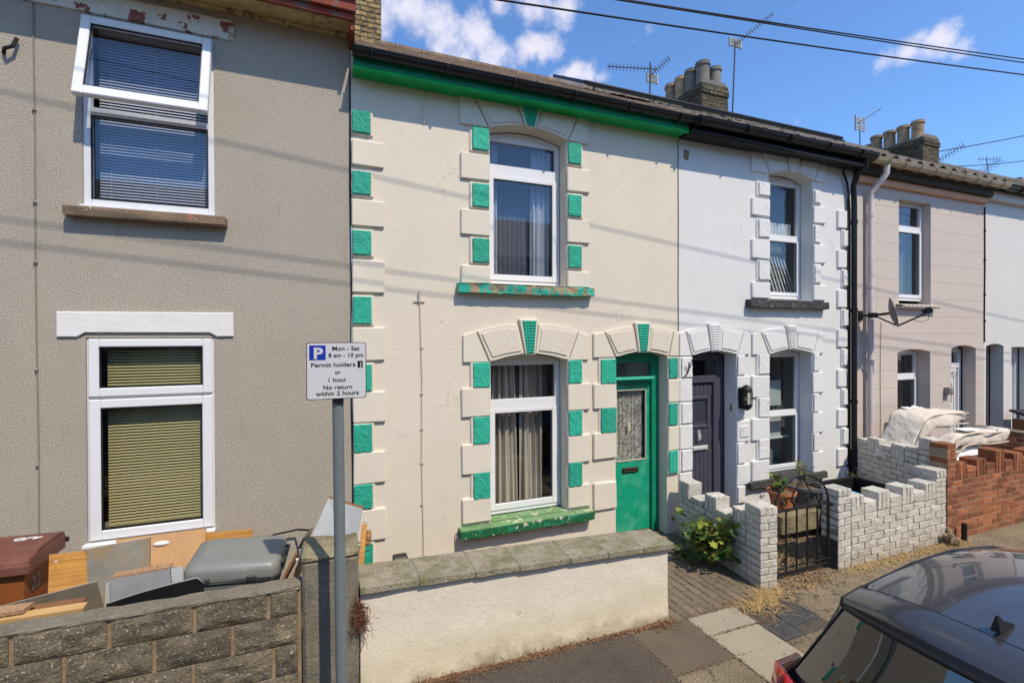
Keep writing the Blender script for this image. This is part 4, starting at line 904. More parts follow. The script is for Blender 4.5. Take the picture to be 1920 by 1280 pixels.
# ============ pink house
H4 = thing('terraced_house', 'pale pink house with beige gutter and plain arched openings', 'house', (7.93, 0, 0))
pu = (9.10, 9.985, 3.17, 4.95, 0); pl = (9.07, 9.977, .72, 2.34, .055); pd = (10.60, 11.367, -.02, 2.39, .06)
b = B(); wall_sheet(b, 7.93, 11.63, -.05, 5.60, [pu, pl, pd], 0, .20); b.done('wall', PINK, H4, normals=False)
for op in (pu, pl): room(H4, op, .27, 1.8, DARKB)
room(H4, pd, .35, 1.2, DARKB)
w = upvc(H4, (9.105, 9.98, 3.24, 4.945, 0), .13, 4.51, sb=.05, tr=.08, fw=.05, glass=GLASSB)
b = pleated(9.15, 9.93, 3.3, 4.9, .36, .02, 8, n=60); b.done('curtain', mat('grey_curtain', (.25, .25, .26), .9), w, smooth=True)
w = upvc(H4, (9.075, 9.972, .75, 2.335, .05), .20, 1.92, sb=.05, tr=.07, fw=.05)
b = B()
for i in range(4): b.slab((9.35+.02*i, .45, 1.30), (9.40+.02*i, .45, 1.30), (9.40+.13*i+.08, .45, .74), (9.35+.13*i, .45, .74), .01)
b.done('draped_net', NET, w)
b = B(); b.ball((9.42, .38, .80), .14, (1.2, .5, 1)); b.done('plastic_bag', mat('pale_green_bag', (.45, .52, .42), .6), w, smooth=True)
b = B(); n = 30   # corrugated sill edge
row0, row1, row2 = [], [], []
for i in range(n+1):
    x = 9.02+1.06*i/n; dz = .010*math.sin(i*1.9); row0.append((x, .05, 3.165+.004)); row1.append((x, -.11, 3.145+dz)); row2.append((x, -.11, 3.12+dz))
for i in range(n): b.quad(row0[i], row0[i+1], row1[i+1], row1[i]); b.quad(row1[i], row1[i+1], row2[i+1], row2[i])
b.box(9.03, 10.07, -.10, .0, 3.10, 3.125); b.done('window_sill', PINK, H4)
b = B(); b.box(10.605, 10.66, .22, .30, 0, 2.36, .004); b.box(11.27, 11.362, .22, .30, 0, 2.37, .004); b.box(10.6605, 11.2695, .22, .30, 2.31, 2.43, .003); b.box(10.6605, 11.2695, .20, .30, 2.02, 2.11, .006); b.box(10.6605, 11.2, .21, .30, 1.93, 2.02, .006); fr = b.done('door_frame', UPVC, H4)
pane(fr, 10.66, 11.27, 2.105, 2.315, .26, name='fanlight')
b = B(); b.box(10.665, 11.265, .26, .30, .02, 1.93, .003); ring(b, 10.70, 11.24, .1, 1.90, .05, .245, .262); dr = b.done('door', UPVC, H4)
b = B(); b.box(11.03, 11.13, .25, .262, 1.36, 1.72, .004); b.done('door_light', GASKET, dr)
b = B(); b.box(10.37, 10.50, -.09, .0, 1.57, 1.70, .008); b.box(10.40, 10.49, -.10, -.088, 1.59, 1.68, .006); b.done('meter_box', mat('grey_box', (.25, .22, .2), .6), H4)
b = B(); b.box(7.95, 11.61, -.15, .0, 5.215, 5.30, .004); b.done('fascia', mat('dark_brown_fascia', (.035, .03, .026), .7), H4)
gutter(H4, 7.98, 11.75, 5.40, -.27, .075, BEIGEP, [8.3+.4*i for i in range(9)])
b = B(); b.prism([(7.94, 5.10), (11.62, 5.10), (11.62, 5.212), (7.94, 5.212)], -.07, .0, .01); b.done('bed_mould', mat('orange_lit_mould', (.66, .36, .22), .8, [(4, .1)]), H4)  # orange light on the brown mould is put into its colour
b = B(); b.tube([(8.33, -.27, 5.34), (8.33, -.26, 5.20), (8.31, -.20, 5.10), (8.25, -.08, 4.95), (8.25, -.075, 4.8), (8.255, -.075, .9)], .045, 12)
for z in (4.55, 3.4, 2.2): b.tube([(8.253, -.075, z), (8.253, -.075, z+.05)], .053, 12)
b.done('downpipe', PINKPIPE, H4, smooth=True, sharp=40)
b = B(); b.tube([(8.36, -.012, 4.9), (8.345, -.012, 3.2), (8.35, -.012, 2.3), (8.34, -.012, 1.2), (8.34, -.01, .3)], .010, 6); b.tube([(8.62, -.01, 2.85), (8.60, -.012, 2.0), (8.615, -.01, 1.3), (8.60, -.01, .6)], .0035, 6); b.done('wall_cable', CABLE, H4)
b = B(); b.tube([(11.63, -.008, 5.05), (11.635, -.01, 3.9), (11.625, -.008, 3.0), (11.63, -.008, 2.5)], .012, 6)
for z in (4.6, 4.05, 3.4, 2.9): b.ball((11.63, -.012, z), .022)
b.done('wall_cable', CABLE, H4)
roof_part(H4, 7.93, 11.63, 5.42, TILEG, -.30, wave=1)

# ============ far white house
H5 = thing('terraced_house', 'white house at the far right with an arched passage opening', 'house', (11.63, 0, 0))
fp = (11.70, 12.30, -.02, 2.42, .05); fd = (12.58, 13.4, -.02, 2.40, 0); fw_ = (14.3, 15.2, .7, 2.35, .05); fu = (13.9, 14.8, 3.2, 4.95, 0)
b = B(); wall_sheet(b, 11.63, 15.25, -.05, 5.6, [fp, fd, fw_, fu], 0, .22); b.done('wall', WHITE2, H5, normals=False)
b = B(); b.box(11.69, 12.31, .9, .95, -.05, 2.6); b.quad((12.30, .2, 0), (12.30, .95, 0), (12.30, .95, 2.5), (12.30, .2, 2.5)); b.quad((11.70, .2, 0), (11.70, .95, 0), (11.70, .95, 2.5), (11.70, .2, 2.5)); b.quad((11.7, .2, 2.48), (12.3, .2, 2.48), (12.3, .95, 2.48), (11.7, .95, 2.48)); b.done('passage', mat('grey_passage_render', (.45, .42, .40), .85, [(3, .1)]), H5, normals=False)
room(H5, fd, .40, 1.2, DARKB, mx=.1); room(H5, fw_, .3, 1.5, DARKB, mx=.04); room(H5, fu, .3, 1.5, DARKB)
b = B(); b.box(12.585, 12.68, .24, .32, 0, 2.38, .004); b.box(13.3, 13.395, .24, .32, 0, 2.38, .004); b.box(12.6805, 13.2995, .24, .32, 2.18, 2.38, .004); fr = b.done('door_frame', UPVC, H5)
b = B(); b.box(12.685, 13.295, .28, .32, .02, 2.175, .003); ring(b, 12.80, 13.18, .95, 1.72, .035, .265, .282); ring(b, 12.80, 13.18, .2, .85, .035, .265, .282); dr = b.done('door', UPVC, H5)
b = B(); b.prism([(12.82, 1.83)]+[(12.99+.17*math.cos(math.pi*i/8), 1.83+.2*math.sin(math.pi*i/8)) for i in range(9)], .268, .282); b.done('fan_light', GASKET, dr)
upvc(H5, (13.905, 14.795, 3.25, 4.945, 0), .15, 4.5, glass=GLASSB); upvc(H5, (14.305, 15.195, .75, 2.34, .045), .2, 1.9)
b = B(); b.box(11.65, 15.25, -.12, 0, 5.18, 5.33, .004); b.done('fascia', WHITE2, H5)
gutter(H5, 11.75, 15.3, 5.38, -.24, .07, BLACKP, [12.2+.8*i for i in range(4)])
roof_part(H5, 11.63, 15.25, 5.42, TILEG, -.30)
pots3 = [(15.12, 2.98+.35*i, .16, .48, CLAYPOT) for i in range(4)]+[(15.12, 4.25, .14, .3, CLAYPOT)]
chimney(H5, 14.92, 15.64, 2.75, 4.5, 7.0, 7.96, DBRICK, pots3, None)

# ============ next house down the street (roof only shows)
H6 = thing('terraced_house', 'distant terraced house whose dark roof shows beyond the far chimney', 'house', (15.25, 0, 0))
b = B(); wall_sheet(b, 15.25, 40, -.05, 5.6, [(16.3, 17.2, 3.2, 4.95, 0), (16.3, 17.2, .7, 2.4, .05)], 0, .2); b.done('wall', PINK, H6, normals=False)
room(H6, (16.3, 17.2, 3.2, 4.95, 0), .3, 1.5, DARKB); upvc(H6, (16.305, 17.195, 3.25, 4.945, 0), .15, 4.5); room(H6, (16.3, 17.2, .7, 2.4, .05), .3, 1.5, DARKB); upvc(H6, (16.305, 17.195, .75, 2.39, .045), .15, 1.9)
roof_part(H6, 15.25, 40, 5.42, TILEG, -.30, rows=8)
chimney(H6, 22.2, 23.0, 3.0, 4.4, 7.0, 7.9, DBRICK, [(22.4, 3.3, .13, .14, CLAYPOT), (22.4, 3.9, .13, .14, CLAYPOT)], None)

# ============ opposite terrace (seen mirrored in the windows and the car)
def opp(x0, x1, m, lab):
    h = thing('terraced_house', lab, 'house', (x0, -10.4, 0))
    wx = (x1-x0)
    ops = [(x0+.6, x0+1.5, 3.2, 4.9, 0), (x0+.6, x0+1.5, .7, 2.35, 0), (x0+2.4, x0+3.2, 0, 2.3, 0)]
    b = B(); wall_sheet(b, x0, x1, -.05, 5.5, ops, 0, .15)
    for v in b.bm.verts: v.co = Vector((v.co.x, -10.4-v.co.y, v.co.z))
    b.done('wall', m, h)
    for xa, xb, za, zb, _ in ops[:2]:
        b = B(); ring(b, xa, xb, za, zb, .06, -10.56, -10.5); b.box(xa+.06, xb-.06, -10.56, -10.5, zb-.55, zb-.48); wn_ = b.done('window', UPVC, h)
        b = B(); b.box(xa+.05, xb-.05, -10.56, -10.552, za+.05, zb-.05); b.done('pane', CARG, wn_)
    b = B(); b.box(ops[2][0], ops[2][1], -10.58, -10.54, 0, 2.3); b.done('door', DOORG, h)
    b = B(); b.quad((x0, -10.1, 5.45), (x1, -10.1, 5.45), (x1, -14, 7.75), (x0, -14, 7.75)); b.quad((x0, -14, 7.75), (x1, -14, 7.75), (x1, -18, 5.4), (x0, -18, 5.4)); b.quad((x0, -10.1, 5.45), (x1, -10.1, 5.45), (x1, -10.4, 5.4), (x0, -10.4, 5.4)); r_ = b.done('roof', OPPT, h)
    b = B()
    for j in range(13): y = -10.1-j*.3; z = 5.45+j*.177; b.slab((x0, y, z+.03), (x1, y, z+.03), (x1, y-.31, z+.19), (x0, y-.31, z+.19), -.012)
    b.done('tile_courses', OPPT, r_, kind='stuff')
cols = [OPPB, OPPW, WHITE2, OPPB, CREAMQ, OPPW, OPPB]
labs = ['brick house across the street, mirrored farthest left', 'rendered house across the street, second from the left', 'white house across the street behind the camera', 'brick house across the street facing the green door', 'cream house across the street facing the slate door', 'rendered house across the street facing the pink house', 'brick house across the street, farthest right']
for i in range(7): opp(-8+i*4.0, -8+(i+1)*4.0, cols[i], labs[i])

# ------------------------------------------------------------------ garden walls
def rock_block(parent, x0, x1, z0, z1, yf, dep, seed):
    b = B(); nx, nz = 14, 8; rnd = random.Random(seed); g = []; o = Vector((seed*3.7, seed*1.3, 0))
    for j in range(nz+1):
        row = []
        for i in range(nx+1):
            u, v = i/nx, j/nz; e = min(min(u, 1-u)*nx/1.6, min(v, 1-v)*nz/1.6, 1)
            x, z = x0+(x1-x0)*u, z0+(z1-z0)*v
            d = (noise.noise(Vector((x*6, z*8, 0))+o)*.018+noise.noise(Vector((x*17, z*20, 3))+o)*.010+.014)*e
            row.append(b.bm.verts.new((x, yf-d+.004, z)))
        g.append(row)
    for a, c in zip(g, g[1:]):
        for i in range(nx): b.bm.faces.new((a[i], a[i+1], c[i+1], c[i]))
    per = [g[0][i] for i in range(nx+1)]+[g[j][nx] for j in range(1, nz+1)]+[g[nz][i] for i in range(nx-1, -1, -1)]+[g[j][0] for j in range(nz-1, 0, -1)]
    bk = [b.bm.verts.new((v.co.x, yf+dep, v.co.z)) for v in per]
    for i in range(len(per)): b.bm.faces.new((per[i], bk[i], bk[(i+1) % len(per)], per[(i+1) % len(per)]))
    return b.done('block', BLOCKM, parent)
BW = thing('garden_wall', 'low wall of rock-faced concrete blocks ending in a rough pier by the sign pole', 'wall', (-1.5, -1.5, 0))
b = B(); b.prism([(-6.0, 0), (-.158, 0), (-.158, .868), (-6.0, .93)], -1.548, -1.46); b.done('mortar', BMORT, BW)
b = B(); b.prism([(-6.0, .925), (-.16, .866), (-.16, .893), (-6.0, .968)], -1.566, -1.435, .008)
bmesh.ops.subdivide_edges(b.bm, edges=[e for e in b.bm.edges if e.calc_length() > 1], cuts=60)
for v in b.bm.verts: v.co += Vector((0, random.uniform(-.006, .006), random.uniform(-.006, .006)))
b.done('wall_top', CONC, BW)
sl = lambda x: -(x+.16)*.0115
joints = [[-.36, -.79, -1.24, -1.70, -2.15, -2.6, -3.05], [-.575, -1.01, -1.46, -1.92, -2.38, -2.84, -3.2], [-.33, -.80, -1.25, -1.70, -2.15, -2.6], [-.58, -1.02, -1.47, -1.92, -2.4]]
zt = [(.70, .870), (.497, .690), (.290, .484), (.085, .280)]
for r_, (z0, z1) in enumerate(zt):
    xr = -.175
    for j, xl in enumerate(joints[r_]):
        m_ = (xl+xr)/2; s_ = sl(m_)
        rock_block(BW, xl+.012, xr-.006, z0+s_, z1+s_, -1.562, .09, r_*17+j+1); xr = xl-.006
pr = B(); pr.box(-.148, .226, -1.575, -1.22, 0, 1.045, .02)
bmesh.ops.subdivide_edges(pr.bm, edges=pr.bm.edges[:], cuts=5, use_grid_fill=True)
for v in pr.bm.verts: v.co += noise.noise_vector(v.co*7)*.007
pr.done('pier', CONC, BW, smooth=True, sharp=35)
pt = B(); pt.box(-.155, .232, -1.58, -1.215, 1.043, 1.072, .012)
bmesh.ops.subdivide_edges(pt.bm, edges=pt.bm.edges[:], cuts=7, use_grid_fill=True)
for v in pt.bm.verts:
    v.co += noise.noise_vector(v.co*9)*.012
    if v.co.z > 1.06: v.co.z += .03*noise.noise(v.co*6)+.012
pt.done('pier_top', MOSS, BW, smooth=True)

CW = thing('garden_wall', 'low cream rendered wall with mossy grey coping in front of the cream house', 'wall', (.24, -1.5, 0))
b = B(); nx, nz = 60, 14; g = []
yf = lambda x: -1.545-.018*(x-.24)
ztp = lambda x: .755-.035*(x-.24)
for j in range(nz+1):
    row = []
    for i in range(nx+1):
        x = .236+(2.955-.236)*i/nx; z = -.02+(ztp(x)+.02)*j/nz
        d = noise.noise(Vector((x*2.2, z*3.5, 1)))*.010+noise.noise(Vector((x*7, z*9, 5)))*.0035*(1.4-z)-.022*max(0, 1-z/.12)*.4
        row.append(b.bm.verts.new((x, yf(x)+d, z)))
    g.append(row)
for a, c in zip(g, g[1:]):
    for i in range(nx): b.bm.faces.new((a[i], a[i+1], c[i+1], c[i]))
per = [g[0][i] for i in range(nx+1)]+[g[j][nx] for j in range(1, nz+1)]+[g[nz][i] for i in range(nx-1, -1, -1)]+[g[j][0] for j in range(nz-1, 0, -1)]
bk = [b.bm.verts.new((v.co.x, -1.30, v.co.z)) for v in per]
for i in range(len(per)): b.bm.faces.new((per[i], bk[i], bk[(i+1) % len(per)], per[(i+1) % len(per)]))
b.done('render', CRWALL, CW, smooth=True, sharp=50)
xj = [.232, .66, 1.10, 1.47, 1.93, 2.30, 2.66, 2.995]
for i, (xa, xb) in enumerate(zip(xj, xj[1:])):
    xm = (xa+xb)/2; b = B(); b.box(xa+.0003, xb-.0003, yf(xm)-.045, -1.205-.02*(xm-.24), 0, .052, .004)
    bmesh.ops.subdivide_edges(b.bm, edges=b.bm.edges[:], cuts=4, use_grid_fill=True)
    for v in b.bm.verts: v.co.z += ztp(v.co.x)+.002; v.co += noise.noise_vector(v.co*8)*.004
    b.done('coping_slab', COPE, CW, smooth=True, sharp=35)

BH = .0765
def lay(parent, x0, x1, zb, n, yf, dep, m, off=0, h=BH, L_=.225):
    """n courses of stretchers along x between x0 and x1, each brick a piece"""
    for j in range(n):
        z = zb+(j+.5)*h; x = x0-(L_/2 if (j+off) % 2 else 0)
        while x < x1-.02:
            a, c = max(x, x0), min(x+L_, x1)
            if c-a > .03: piece('brick', parent, ((a+c)/2, yf+dep/2+random.uniform(-.002, .002), z+random.uniform(-.0015, .0015)), (round(c-a, 2)-.009, dep, h-.009), m, .003, .0045)
            x += L_
def upright(parent, x0, z0, z1, yf, dep, m, n=3, w=.0735):
    for i in range(n): piece('brick', parent, (x0+w*(i+.5), yf+dep/2, (z0+z1)/2), (w-.009, dep, z1-z0-.004), m, .003, .007)

# white wall right of the gate
WB = thing('garden_wall', 'white painted castellated brick wall right of the iron gate', 'wall', (5.33, -1.55, 0))
b = B(); b.box(5.337, 7.330, -1.5435, -1.356, 0, .58); b.box(5.337, 5.54, -1.5435, -1.356, .5805, .80); b.box(7.136, 7.330, -1.5435, -1.356, .5805, .88); b.done('mortar', WMORT, WB)
lay(WB, 5.555, 7.335, 0, 7, -1.55, .2, WBRICK, h=.0825)
zt_ = .578
for j in range(10):   # pier
    z = (j+.5)*.0808
    if j % 2: piece('brick', WB, (5.44, -1.45, z), (.206, .2, .071), WBRICK)
    else:
        piece('brick', WB, (5.385, -1.45, z), (.10, .2, .071), WBRICK); piece('brick', WB, (5.497, -1.45, z), (.10, .2, .071), WBRICK)
upright(WB, 5.333, .812, .895, -1.555, .21, WBRICK)
for x in (5.558, 6.018, 6.468, 6.905): upright(WB, x, zt_, zt_+.215, -1.55, .2, WBRICK)
for x in (5.782, 6.243, 6.69):
    for j in range(2): piece('brick', WB, (x+.108, -1.45, zt_+(j+.5)*.066), (.212, .2, .058), WBRICK)
for j in range(4):
    z = zt_+(j+.5)*.066
    if j % 2: piece('brick', WB, (7.232, -1.45, z), (.2, .2, .058), WBRICK)
    else:
        piece('brick', WB, (7.18, -1.45, z), (.096, .2, .058), WBRICK); piece('brick', WB, (7.285, -1.45, z), (.096, .2, .058), WBRICK)
for i in range(3): piece('brick', WB, (7.155+.07*i, -1.43, .885), (.064, .26, .085), WBRICK)
b = B(); b.box(5.322, 5.329, -1.548, -1.352, 0, .33); b.done('painted_base', mat('charcoal_base_paint', (.045, .045, .05), .7, [(9, .2)]), WB)
b = B(); b.box(5.30, 5.33, -1.50, -1.46, .71, .735, .004); b.done('gate_latch', BLACKM, WB)

# white wall left of the gate, running back to the house
WA = thing('garden_wall', 'white brick return wall with stepped top between the path and the iron gate', 'wall', (4.165, -1.55, 0), -math.atan2(.175, 1.5), local=True)
b = B(); b.box(.0075, .205, .0075, 1.44, 0, .53); b.box(.0075, .205, .0075, .2, .5305, .77); b.done('mortar', WMORT, WA)
for j in range(10):
    z = (j+.5)*.0765
    if j % 2: piece('brick', WA, (.106, .105, z), (.206, .206, .067), WBRICK)
    else:
        piece('brick', WA, (.052, .105, z), (.100, .206, .067), WBRICK); piece('brick', WA, (.162, .105, z), (.100, .206, .067), WBRICK)
for i in range(3): piece('brick', WA, (.034+.073*i, .115, .806), (.066, .225, .079), WBRICK)
for j in range(7):
    y = .215-(.11 if j % 2 else 0); z = (j+.5)*.0765
    while y < 1.45:
        a, c = max(y, .215), min(y+.225, 1.46)
        if c-a > .04: piece('brick', WA, (.106, (a+c)/2, z), (.206, round(c-a, 2)-.009, .067), WBRICK)
        y += .225
for y0, n, zz in ((.225, 3, .195), (.70, 3, .195), (1.22, 3, .21)):
    for i in range(n): piece('brick', WA, (.106, y0+.07*(i+.5), .5355+zz/2), (.2, .062, zz), WBRICK, .004, .009)
for y0 in (.45, .93):
    for j in range(1): piece('brick', WA, (.106, y0+.13, .572), (.206, .24, .068), WBRICK)

# shared wall between the white and the pink house (white on this side)
PW = thing('garden_wall', 'white painted party wall running back to the black downpipe, in shade', 'wall', (7.345, -1.55, 0), -math.atan2(.53, 1.45), local=True)
b = B(); b.box(.008, .2, .218, 1.52, 0, .86); b.done('mortar', WMORT, PW)
for j in range(11):
    y = .21-(.11 if j % 2 else 0); z = (j+.5)*.0785
    while y < 1.5:
        a, c = max(y, .21), min(y+.225, 1.53)
        if c-a > .04: piece('brick', PW, (.104, (a+c)/2, z), (.206, round(c-a, 2)-.008, .069), WBRICK)
        y += .225
z0 = 11*.0785
for j in range(4):
    piece('brick', PW, (.104, .315, z0+(j+.5)*.078), (.206, .2, .07), WBRICK)
for i in range(3): piece('brick', PW, (.104, .245+.07*i, z0+.352), (.206, .064, .075), WBRICK)
for j in range(3): piece('brick', PW, (.104, .53, z0+(j+.5)*.075), (.206, .21, .066), WBRICK)
for y0 in (.65, 1.1):
    for i in range(3): piece('brick', PW, (.104, y0+.075*(i+.5), z0+.105), (.206, .066, .205), WBRICK)
for j in range(2): piece('brick', PW, (.104, .985, z0+(j+.5)*.075), (.206, .22, .066), WBRICK); piece('brick', PW, (.104, 1.43, z0+(j+.5)*.075), (.206, .2, .066), WBRICK)

# red brick wall
RB = thing('garden_wall', 'orange red castellated brick wall at the right behind the car', 'wall', (7.36, -1.55, 0))
b = B(); b.box(7.366, 11.4, -1.545, -1.352, 0, .755); b.box(7.366, 7.552, -1.545, -1.352, .7555, 1.2); b.done('mortar', RMORT, RB)
lay(RB, 7.362, 11.4, 0, 10, -1.55, .2, RBRICK, h=.0757)
for j in range(4):
    z = .757+(j+.5)*.076
    if j % 2: piece('brick', RB, (7.46, -1.45, z), (.19, .2, .067), RBRICK)
    else:
        piece('brick', RB, (7.41, -1.45, z), (.092, .2, .067), RBRICK); piece('brick', RB, (7.512, -1.45, z), (.092, .2, .067), RBRICK)
upright(RB, 7.362, 1.062, 1.165, -1.55, .2, RBRICK, 3, .066)
piece('brick', RB, (7.46, -1.45, 1.20), (.19, .2, .066), RBRICK)
x = 7.566; big = False
for i in range(8):
    hgt = .225 if i % 2 == 0 else .225; upright(RB, x, .757, .757+hgt+(.08 if i in (2,) else 0), -1.55, .2, RBRICK)
    for j in range(2): piece('brick', RB, (x+.225+.106, -1.45, .757+(j+.5)*.074), (.206, .2, .066), RBRICK)
    x += .445
# far garden wall
FW = thing('garden_wall', 'orange red brick party wall with a stone cap beyond the mattresses', 'wall', (11.25, -1.5, 0))
b = B(); b.box(11.2525, 11.4475, -1.49, -.03, 0, .90); b.done('mortar', RMORT, FW)
for j in range(12):
    y = -1.5-(.11 if j % 2 else 0); z = (j+.5)*.0757
    while y < -.03:
        a, c = max(y, -1.5), min(y+.225, -.02)
        if c-a > .04: piece('brick', FW, (11.35, (a+c)/2, z), (.2, round(c-a, 2)-.009, .066), RBRICK)
        y += .225
b = B(); b.box(11.23, 11.47, -1.52, -.01, .91, .95, .006); b.done('coping', CONC, FW)
t = thing('bin_store', 'dark slatted wooden bin store by the far white house', 'bin store', (12.3, -.4, 0))
b = B(); b.slab((12.15, -.75, 1.05), (13.1, -.75, .98), (13.1, -.15, 1.16), (12.15, -.15, 1.22), -.04); b.done('lid', BLACKM, t)
b = B(); b.box(12.17, 12.23, -.72, -.66, 0, 1.04); b.box(13.0, 13.06, -.72, -.66, 0, .97); b.box(12.23, 13.0, -.70, -.68, .05, .95); b.box(12.17, 12.2, -.66, -.18, .05, 1.05); b.done('frame', WOODB, t)

# ------------------------------------------------------------------ iron gate
GT = thing('garden_gate', 'black wrought iron gate with arched scroll top between white brick piers', 'gate', (4.42, -1.48, 0))
gx0, gx1, gy = 4.425, 5.285, -1.48; gm = (gx0+gx1)/2
b = B(); b.box(gx0, gx0+.03, gy-.012, gy+.012, .03, .78, .002); b.box(gx1-.03, gx1, gy-.012, gy+.012, .03, .78, .002)
b.box(gx0+.0305, gx1-.0305, gy-.01, gy+.01, .735, .76, .002); b.box(gx0+.0305, gx1-.0305, gy-.01, gy+.01, .06, .085, .002); b.box(gx0+.0305, gx1-.0305, gy-.01, gy+.01, .12, .135, .002); b.done('frame', BLACKM, GT)
for i in range(4):
    x_ = gx0+.03+(gx1-gx0-.06)*(i+1)/5; b = B(); b.box(x_-.007, x_+.007, gy-.007, gy+.007, .086, .734); b.done('bar', BLACKM, GT)
b = B(); rr = (gx1-gx0)/2-.015
b.tube([(gm+rr*math.cos(math.pi*i/24), gy, .76+.335*math.sin(math.pi*i/24)) for i in range(25)], .011, 6); b.done('arch', BLACKM, GT, smooth=True)
def scroll(cx, cz, r, turns, s0, dirn=1):
    return [(cx+dirn*r*(1-.75*i/30)*math.cos(s0+turns*6.283*i/30), gy, cz+r*(1-.75*i/30)*math.sin(s0+turns*6.283*i/30)) for i in range(31)]
for dx, dr_ in ((-.11, 1), (.11, -1), (-.27, -1), (.27, 1)):
    b = B(); b.tube(scroll(gm+dx, .825, .06, 1.4, -1.57, dr_), .008, 6); b.done('scroll', BLACKM, GT, smooth=True)
for s_ in (-1, 1):
    b = B(); b.tube([(gm+s_*.04, gy, 1.06), (gm+s_*.06, gy, 1.0), (gm+s_*.14, gy, .9), (gm+s_*.17, gy, .82)], .008, 6); b.tube(scroll(gm+s_*.035, 1.06, .03, 1.2, 0, s_), .007, 6); b.done('scroll', BLACKM, GT, smooth=True)
    b = B(); b.tube([(gm+s_*.09, gy, .42), (gm+s_*.12, gy, .33), (gm+s_*.22, gy, .24), (gm+s_*.30, gy, .20)], .008, 6); b.tube(scroll(gm+s_*.29, .19, .05, 1.3, 1.57, s_), .007, 6); b.done('scroll', BLACKM, GT, smooth=True)

# ------------------------------------------------------------------ parking sign
SG = thing('parking_sign', 'grey pole with a square residents parking notice in front of the block pier', 'sign', (.083, -1.87, 0))
b = B(); b.tube([(.098, -1.87, -.05), (.090, -1.87, 1.2), (.083, -1.87, 2.235)], .036, 20); b.ball((.083, -1.87, 2.235), .036, (1, 1, .5), 16, 8); b.done('pole', GALV, SG, smooth=True, sharp=60)
sx0, sx1, sz0, sz1, sy = -.104, .258, 2.217, 2.580, -1.925
def rrect(x0, x1, z0, z1, r, n=5):
    P = []
    for cx, cz, a0 in ((x1-r, z0+r, -90), (x1-r, z1-r, 0), (x0+r, z1-r, 90), (x0+r, z0+r, 180)):
        for i in range(n+1): a = R(a0+90*i/n); P.append((cx+r*math.cos(a), cz+r*math.sin(a)))
    return P
b = B(); b.prism(rrect(sx0, sx1, sz0, sz1, .016), sy, sy+.004); pl_ = b.done('plate', SIGNB, SG)
b = B(); b.prism(rrect(sx0+.0045, sx1-.0045, sz0+.0045, sz1-.0045, .012), sy-.0008, sy-.0001); b.done('face', SIGNW, pl_)
b = B(); b.box(.05, .116, sy+.0045, -1.90, 2.19, 2.20+.03, .002); b.box(.05, .116, sy+.0045, -1.90, 2.40, 2.43, .002); b.done('clip', SIGNB, SG)
SX = lambda u: sx0+(u-112)/1033*(sx1-sx0)
SZ = lambda v: sz1-(v-160)/1005*(sz1-sz0)
b = B(); b.prism(rrect(SX(162), SX(438), SZ(470), SZ(212), .003), sy-.0014, sy-.0009); b.done('blue_panel', SIGNBL, pl_)
k_ = (sx1-sx0)/1033
for txt, u0, u1, base, cap, m in (('P', 238, 395, 440, 190, SIGNW), ('Mon - Sat', 550, 1025, 306, 76, SIGNB), ('8 am - 10 pm', 484, 1090, 424, 76, SIGNB), ('Permit holders', 192, 950, 592, 76, SIGNB), ('or', 595, 692, 726, 76, SIGNB), ('1 hour', 484, 792, 860, 76, SIGNB), ('No return', 395, 892, 990, 76, SIGNB), ('within 2 hours', 268, 1008, 1098, 76, SIGNB)):
    glyphs(txt, SX(u0), SX(u1), SZ(base), cap*k_, sy-.0014 if txt != 'P' else sy-.002, pl_, m, 'lettering', .018 if txt != 'P' else .035)
b = B(); b.prism(rrect(SX(988), SX(1080), SZ(620), SZ(496), .0012), sy-.0014, sy-.0009); b.done('zone_box', SIGNB, pl_)
glyphs('J', SX(1015), SX(1052), SZ(602), 82*k_, sy-.002, pl_, SIGNW, 'lettering', .0)

# ------------------------------------------------------------------ clutter in the left yard
t = thing('wheelie_bin', 'brown wheelie bin with white hand painted 22 and a tick on its lid', 'bin', (-2.17, -.63, 0), R(-4), local=True)
t.scale = (.82, .60, 1.02)
b = B(); w0, w1, d0, d1, h = .21, .27, .22, .30, 1.0
P = [[(-w0, -d0, .06), (w0, -d0, .06), (w0, d0, .06), (-w0, d0, .06)], [(-w1, -d1, h), (w1, -d1, h), (w1, d1, h), (-w1, d1, h)]]
for i in range(4): b.quad(P[0][i], P[0][(i+1) % 4], P[1][(i+1) % 4], P[1][i])
b.quad(*P[0]); b.box(-w1-.012, w1+.012, -d1-.012, d1+.012, h-.06, h-.005, .006); b.box(-w1-.01, w1+.01, d1+.0, d1+.07, h-.04, h-.0, .01)
b.done('body', BINB, t)
b = B()   # lid: front lip low, back hinge high
pts = [(-d1-.05, h-.02), (-d1-.03, h+.03), (-.1, h+.085), (.2, h+.10), (d1+.07, h+.085), (d1+.09, h+.03)]
hw = .31
a = [b.bm.verts.new((-hw, y, z)) for y, z in pts]; c = [b.bm.verts.new((hw, y, z)) for y, z in pts]
for i in range(len(pts)-1): b.bm.faces.new((a[i], c[i], c[i+1], a[i+1]))
b.bm.faces.new(a); b.bm.faces.new(c[::-1]); b.bm.faces.new((a[0], a[-1], c[-1], c[0]))
b.box(-hw-.012, hw+.012, -d1-.065, -d1-.035, h-.05, h+.015, .006); b.box(-hw-.014, -hw-.001, -d1-.03, d1+.06, h-.04, h+.06, .004); b.box(hw+.001, hw+.014, -d1-.03, d1+.06, h-.04, h+.06, .004)
b.done('lid', BINL, t)
b = B(); b.tube([(hw+.03, d1+.08, h+.02), (-hw-.03, d1+.08, h+.02)], .02, 8); b.box(.20, .26, d1+.02, d1+.14, h-.02, h+.03, .01); b.done('handle', BLACKP, t)
